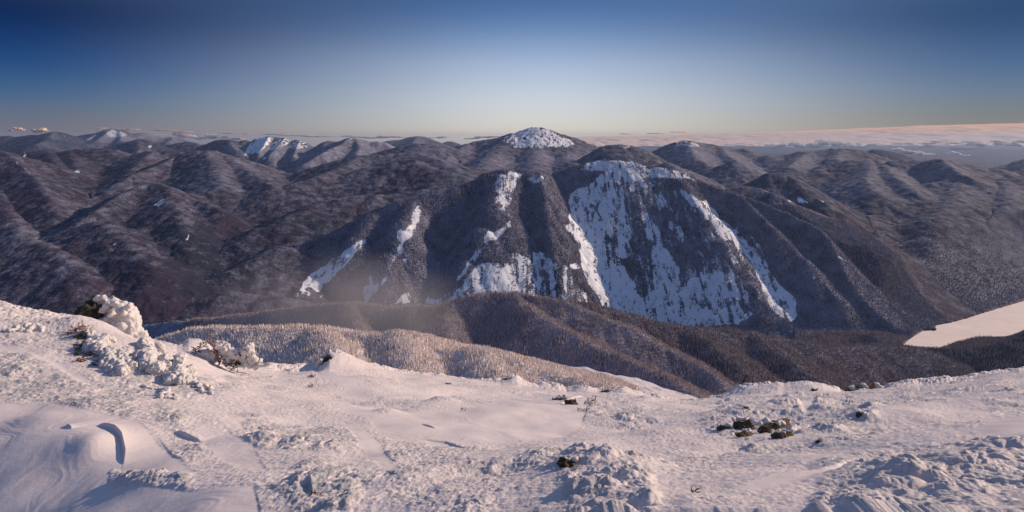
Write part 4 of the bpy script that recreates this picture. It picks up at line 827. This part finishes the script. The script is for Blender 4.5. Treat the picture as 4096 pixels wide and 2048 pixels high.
def scatter(gnames, spacing, x0, x1, y0, y1, hmin, hmax, slim, mat, tint, tvar, name, label, sides=5, tiers=2, snowcut=.55, single=0, jit=7, margin=60, fade=0):
    rs = random.Random(jit); r = np.random.default_rng(jit)
    nx = int((x1 - x0) / spacing); ny = int((y1 - y0) / spacing)
    gx, gy = np.meshgrid(np.arange(nx), np.arange(ny)); x = (x0 + (gx + r.random(gx.shape)) * spacing).ravel(); y = (y0 + (gy + r.random(gx.shape)) * spacing).ravel()
    sx = HX + x / y * F
    m = (sx > -margin) & (sx < 2576 + margin); x, y = x[m], y[m]
    z, g, sn, vi, ci = surf(x, y)
    ids = [groups.index(q) for q in gnames]
    patch = fbm(x / 45., y / 45., 2) * .5
    clump = fbm(x / 26., y / 26. * .6, 2)
    m = np.isin(g, ids) & vi & (r.random(len(y)) > fade * sstep(3200, 3900, y)) & (sn + clump * .8 < snowcut) & (z > LZ + 2)
    x, y, z, patch = x[m], y[m], z[m], patch[m]
    n = len(x); h = r.uniform(hmin, hmax, n) * (1 + .3 * patch); rad = h * r.uniform(slim * .8, slim * 1.2, n)
    tn = np.clip(tint + patch * tvar + r.normal(0, tvar * .55, n), 0, 1)
    variants = [cone_tree(sides, tiers, rs) for _ in range(6)]
    which = r.integers(0, 6, n); rot = r.uniform(0, 6.28, n)
    order = np.argsort(-h / y); idx_single = order[:single]; bulk = np.ones(n, bool); bulk[idx_single] = False
    Vs, Fs, Ts, off = [], [], [], 0
    for v in range(6):
        q = np.where((which == v) & bulk)[0]
        if not len(q): continue
        bv, bf = variants[v]; c, s_ = np.cos(rot[q])[:, None], np.sin(rot[q])[:, None]
        vx = (bv[:, 0] * c - bv[:, 1] * s_) * rad[q][:, None] + x[q][:, None]; vy = (bv[:, 0] * s_ + bv[:, 1] * c) * rad[q][:, None] + y[q][:, None]
        vz = bv[:, 2] * h[q][:, None] + (z[q] - .4)[:, None]
        Vs.append(np.stack([vx, vy, vz], -1).reshape(-1, 3)); nb = len(bv)
        Fs.append((bf[None] + (np.arange(len(q)) * nb)[:, None, None] + off).reshape(-1, 3)); off += nb * len(q)
        Ts.append(np.repeat(tn[q], nb))
    me = mesh_from(name, np.concatenate(Vs), np.concatenate(Fs), mat, {'tint': np.concatenate(Ts)}, smooth=False)
    o = obj(name, me); tag(o, label, 'forest', kind='stuff'); print(name, n)
    return dict(x=x, y=y, z=z, h=h, rad=rad, tn=tn, idx=idx_single, variants=variants, which=which, rot=rot)
S = scatter(['frosted_ridge'], 2.7, -700, 200, 560, 1000, 3.0, 6.2, .17, M_treeF, .66, .42, 'frosted_forest', 'dense frosted spruces covering the pale near ridge', 6, 3, single=300)
tm = []
for v in range(6):
    for q in range(3):
        bv, bf = S['variants'][v]; tm.append(mesh_from('frosted_spruce', bv, bf, M_treeF, {'tint': np.full(len(bv), (.4, .62, .85)[q])}, smooth=False))
first = None
for i in S['idx']:
    i = int(i); o = bpy.data.objects.new('frosted_spruce', tm[S['which'][i] * 3 + min(2, int(S['tn'][i] * 3))]); C.collection.objects.link(o)
    o.location = (S['x'][i], S['y'][i], S['z'][i] - .4); o.scale = (S['rad'][i], S['rad'][i], S['h'][i]); o.rotation_euler[2] = float(S['rot'][i])
    tag(o, 'slim frost covered spruce on the pale ridge beyond the snowfield', 'tree', 'frosted spruces on the near ridge')
scatter(['wooded_ridge'], 4.6, -1100, 700, 1050, 2150, 5, 9.5, .17, M_treeM, .80, .30, 'ridge_forest', 'brown and frosted spruces covering the ridge before the slide mountain', 5, 2)
scatter(['back_ridge', 'shore_hill', 'shore_mound'], 6.0, 100, 2100, 1400, 2750, 7, 12, .17, M_treeM, .56, .34, 'shore_forest', 'dark spruces on the low ridge and hill around the frozen lake', 5, 2)
scatter(['slide_mountain', 'knoll'], 8.0, -1300, 2100, 2550, 3650, 8, 13, .21, M_treeD, .88, .45, 'mountain_forest', 'dark spruces between the snow slides of the big mountain', 4, 1, snowcut=.52)
scatter(['near_right_hill', 'valley_floor', 'snow_patch_hill', 'right_hills'], 11.0, 1000, 3300, 2450, 3900, 9, 13, .22, M_treeD, .62, .5, 'valley_forest', 'dark woods on the slopes beyond the frozen lake', 4, 1, snowcut=.52, fade=1.0)

# ------------------------------------------------------------------ air
def cloud_mat(name, thr, soft, scale, col=(.97, .90, .84), cut=True):
    m, n, l, b = newmat(name); out = n['Material Output']
    d = n.new('ShaderNodeBsdfDiffuse'); d.inputs[0].default_value = (*col, 1); t = n.new('ShaderNodeBsdfTranslucent'); t.inputs[0].default_value = (*col, 1)
    a = n.new('ShaderNodeMixShader'); a.inputs[0].default_value = .12 if not cut else .35; l.new(d.outputs[0], a.inputs[1]); l.new(t.outputs[0], a.inputs[2]); sh = a.outputs[0]
    if cut:
        tr = n.new('ShaderNodeBsdfTransparent'); c = n.new('ShaderNodeMixShader'); tc = n.new('ShaderNodeTexCoord').outputs['Object']
        mp = n.new('ShaderNodeMapping'); l.new(tc, mp.inputs[0]); mp.inputs['Scale'].default_value = (1, 1, 2.2)
        k = mth(n, l, 'MULTIPLY_ADD', noise(n, l, scale, mp.outputs[0], 5, .6), soft, -thr * soft + .5, True)
        l.new(k, c.inputs[0]); l.new(tr.outputs[0], c.inputs[1]); l.new(sh, c.inputs[2]); sh = c.outputs[0]
    l.new(sh, out.inputs[0]); return m
M_deck = cloud_mat("cloud_deck", 0, 0, 1, (1.0, .74, .54), False); M_puff = cloud_mat("cloud_puff", .44, 7, 1 / 420.)  # deck albedo carries the low sun's peach glow; the cloud itself is white
M_wisp = cloud_mat("cloud_far", .50, 6, 1 / 900., (1.0, .82, .68))
dsx = np.arange(1380, 3000, 3.0); tops = np.array([(1380,358),(1420,350),(1440,346.5),(1480,345),(1560,343.5),(1640,342),(1800,338),(1932,333),(2082,328),(2180,323),(2232,322),(2307,317.5),(2420,315),(2576,311),(3000,302)], float)
dtop = np.interp(dsx, tops[:, 0], tops[:, 1]); nv = 130; vv_ = np.linspace(0, 1, nv)[:, None]
dY = 47000 + 28000 * vv_ ** 1.5 + 0 * dsx[None]; dX = (dsx[None] - HX) / F * dY
sy_ = 371 + (dtop[None] - 1.5 - 371) * vv_ ** .8
dZ = -(sy_ - HY) / F * dY + (110 * fbm(dX / 1900., dY / 4200., 5) + 60 * (ridged(dX / 3300., dY / 5000., 3) - .4) * sstep(.0, .35, vv_)) * (1 - .75 * sstep(.75, 1, vv_))
dZ += sstep(.30, 0, vv_) * 150 * fbm(dX / 900., dY / 900. + 3, 4)
Vd = np.stack([dX, dY, dZ], -1); Vb = Vd.copy()[::-1]; Vb[..., 2] -= 350; Vb[..., 1] += 200
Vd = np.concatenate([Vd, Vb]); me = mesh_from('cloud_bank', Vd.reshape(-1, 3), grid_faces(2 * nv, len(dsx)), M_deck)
tag(obj('cloud_bank', me), 'long cloud bank tinted with peach sunlight along the right horizon', 'clouds', kind='stuff')
def puff(label, parts, y, mat, flat=.55, seed=0, amp=.5, thick=1.5, name='cloud'):
    rs = random.Random(seed); bm = bmesh.new(); o0 = at(parts[0][0], parts[0][1], y); from mathutils import noise as mn
    for sx, sy, rx, ry in parts:
        for q in range(5):
            c = at(sx + rs.uniform(-.6, .6) * rx, sy + rs.uniform(-.3, .3) * ry, y + rs.uniform(-1, 1) * rx * y / F * .6) - o0; k = y / F * rs.uniform(.45, .75)
            g = bmesh.ops.create_icosphere(bm, subdivisions=4, radius=1.0); sd = Vector((rs.random() * 50, sx, sy))
            for v in g['verts']:
                f = 1 + amp * mn.fractal(v.co * 1.6 + sd, .8, 2.1, 5)
                v.co = c + Vector((v.co.x * rx * k * f, v.co.y * rx * k * f, v.co.z * ry * k * f * (1 if v.co.z > 0 else flat)))
    for f in bm.faces: f.smooth = True
    me = bpy.data.meshes.new(name); bm.to_mesh(me); bm.free(); me.materials.append(mat); o = obj(name, me, None, o0)
    return tag(o, label, 'cloud', kind='stuff')
zz = lambda ox, L_: [(ox + a / 4., 283 + b / 4., c / 4., d / 4.) for a, b, c, d in L_]
puff('torn low white cloud over the far plain behind the blue peak', zz(1932, [(1300,375,60,22),(1400,400,80,24),(1480,420,90,32),(1560,435,90,26),(1430,450,50,14),(1620,425,40,14)]), 24000, M_puff, seed=1)
puff('low wispy white cloud over the far plain at far right', zz(1932, [(1770,440,60,14),(1870,425,60,34),(1960,440,70,26),(2030,462,40,10)]), 24000, M_puff, seed=2)
puff('bright torn cloud under the peach cloud bank at right', zz(1932, [(2020,300,60,16),(2100,318,80,24),(2160,335,50,14)]), 34000, M_puff, seed=3)
puff('bright streaky cloud at the right edge under the cloud bank', zz(1932, [(2300,290,60,14),(2400,315,100,22),(2500,330,90,18),(2560,295,60,16)]), 34000, M_puff, seed=4)
puff('pair of rounded white clouds low on the horizon right of the rounded dark hill', zz(1932, [(120,335,50,22),(270,332,75,34),(330,345,40,18)]), 36000, M_puff, seed=5)
puff('bulging white cloud low on the horizon above the right hills', zz(1932, [(400,330,50,22),(520,300,80,32),(600,310,70,38),(480,340,60,22),(680,330,50,22)]), 36000, M_puff, seed=6)
puff('white cloud bulge beside the bulging cloud over the right hills', zz(1932, [(740,320,70,34),(820,340,60,24),(900,345,50,14),(950,345,30,14)]), 36000, M_puff, seed=7)
puff('thin broken cloud strip above the blue peak at right', zz(1932, [(1060,325,60,12),(1300,315,60,12),(1420,310,50,12),(1600,315,70,14),(1720,295,60,14),(1860,310,60,12),(1620,340,40,10)]), 36000, M_puff, seed=8)
puff('two small orange cloud puffs at the far left horizon', zz(0, [(150,160,26,12),(210,172,36,26),(100,185,20,10)]), 52000, M_wisp, seed=9)
puff('orange cloud tuft between the far left summits', zz(0, [(335,182,36,24),(410,180,42,30),(455,185,30,16),(380,200,60,12)]), 52000, M_wisp, seed=10)
puff('cream cumulus line between the far peaks on the left', zz(0, [(1790,215,40,24),(1850,235,70,28),(1930,250,60,26),(2010,262,60,22),(2110,245,60,30),(2170,258,50,20),(2260,250,60,16),(2360,268,80,16)]), 52000, M_wisp, seed=11)
puff('thin pink cloud streak above the left peaks', zz(0, [(1000,158,90,6),(1280,172,90,10),(1700,180,130,7),(1850,195,80,8),(2300,210,130,7),(2450,215,70,7)]), 52000, M_wisp, seed=12)
puff('thin pale cloud streak over the snowy peak', zz(644, [(180,220,140,7),(420,232,150,10),(640,242,160,8)]), 52000, M_wisp, seed=13)
puff('cream cloud line left of the highest summit', zz(644, [(950,238,80,10),(1060,252,80,12),(1180,256,80,14),(1300,250,80,16),(1430,246,90,12),(1780,255,90,8),(1880,252,50,14)]), 52000, M_wisp, seed=14)
puff('small cream cloud touching the shoulder of the highest summit', zz(644, [(2180,262,70,10),(2300,250,90,14),(2400,245,70,10)]), 52000, M_wisp, seed=15)
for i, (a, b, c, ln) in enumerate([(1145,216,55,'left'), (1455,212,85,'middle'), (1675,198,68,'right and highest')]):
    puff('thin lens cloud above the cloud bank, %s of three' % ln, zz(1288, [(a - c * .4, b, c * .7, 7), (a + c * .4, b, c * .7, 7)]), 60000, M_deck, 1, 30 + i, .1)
# haze: one box of thin even air round camera and land
bm = bmesh.new(); bmesh.ops.create_cube(bm, size=1.0)
x0, x1, y0, y1, z0_, z1_ = -46000, 62000, -3000, 46000, float(min(Z.min(), PZ.min())) - 20, float(max(Z.max(), 60)) + 6
for v in bm.verts: v.co = Vector(((x0 + x1) / 2 + v.co.x * (x1 - x0), (y0 + y1) / 2 + v.co.y * (y1 - y0), (z0_ + z1_) / 2 + v.co.z * (z1_ - z0_)))
me = bpy.data.meshes.new('haze'); bm.to_mesh(me); bm.free()
hm = bpy.data.materials.new('haze'); hm.use_nodes = True; hn = hm.node_tree.nodes; hl = hm.node_tree.links; hn.remove(hn['Principled BSDF'])
pv = hn.new('ShaderNodeVolumePrincipled'); pv.inputs['Color'].default_value = (.50, .68, 1.0, 1); pv.inputs['Density'].default_value = HAZE; pv.inputs['Anisotropy'].default_value = 0.2
hl.new(pv.outputs[0], hn['Material Output'].inputs['Volume']); me.materials.append(hm)
if HAZE: tag(obj('haze', me), 'thin blue winter haze', 'haze', kind='stuff')

def veil(label, sx, sy, y, rx, rz, ry, dens, name='blowing_snow', lean=.0):
    bm = bmesh.new(); bmesh.ops.create_cube(bm, size=2.0); me = bpy.data.meshes.new(name); bm.to_mesh(me); bm.free()
    m = bpy.data.materials.new(name); m.use_nodes = True; n = m.node_tree.nodes; l = m.node_tree.links; n.remove(n['Principled BSDF'])
    pv = n.new('ShaderNodeVolumePrincipled'); pv.inputs['Color'].default_value = (1, .95, .95, 1); pv.inputs['Anisotropy'].default_value = .3
    tc = n.new('ShaderNodeTexCoord').outputs['Object']
    ln = n.new('ShaderNodeVectorMath'); ln.operation = 'LENGTH'; l.new(tc, ln.inputs[0])
    fall = mth(n, l, 'POWER', mth(n, l, 'SUBTRACT', 1.0, ln.outputs['Value'], None, True), 1.3)
    mp = n.new('ShaderNodeMapping'); l.new(tc, mp.inputs[0]); mp.inputs['Scale'].default_value = (1.6, 1.0, .8); mp.inputs['Rotation'].default_value = (0, lean, 0)
    k = mth(n, l, 'MULTIPLY_ADD', noise(n, l, 1.6, mp.outputs[0], 3, .55), 3.2, -1.15, True)
    l.new(mth(n, l, 'MULTIPLY', mth(n, l, 'MULTIPLY', k, fall), dens), pv.inputs['Density']); l.new(pv.outputs[0], n['Material Output'].inputs['Volume'])
    me.materials.append(m); o = obj(name, me, None, at(sx, sy, y)); o.scale = (rx, ry, rz); return tag(o, label, 'blowing snow', kind='stuff')
veil('pale veil of blowing snow drifting in front of the big mountain', 860, 800, 1230, 290, 150, 105, .020)
veil('thin plume of blowing snow beside the far streaked peak', 365, 346, 12400, 560, 190, 400, .004)
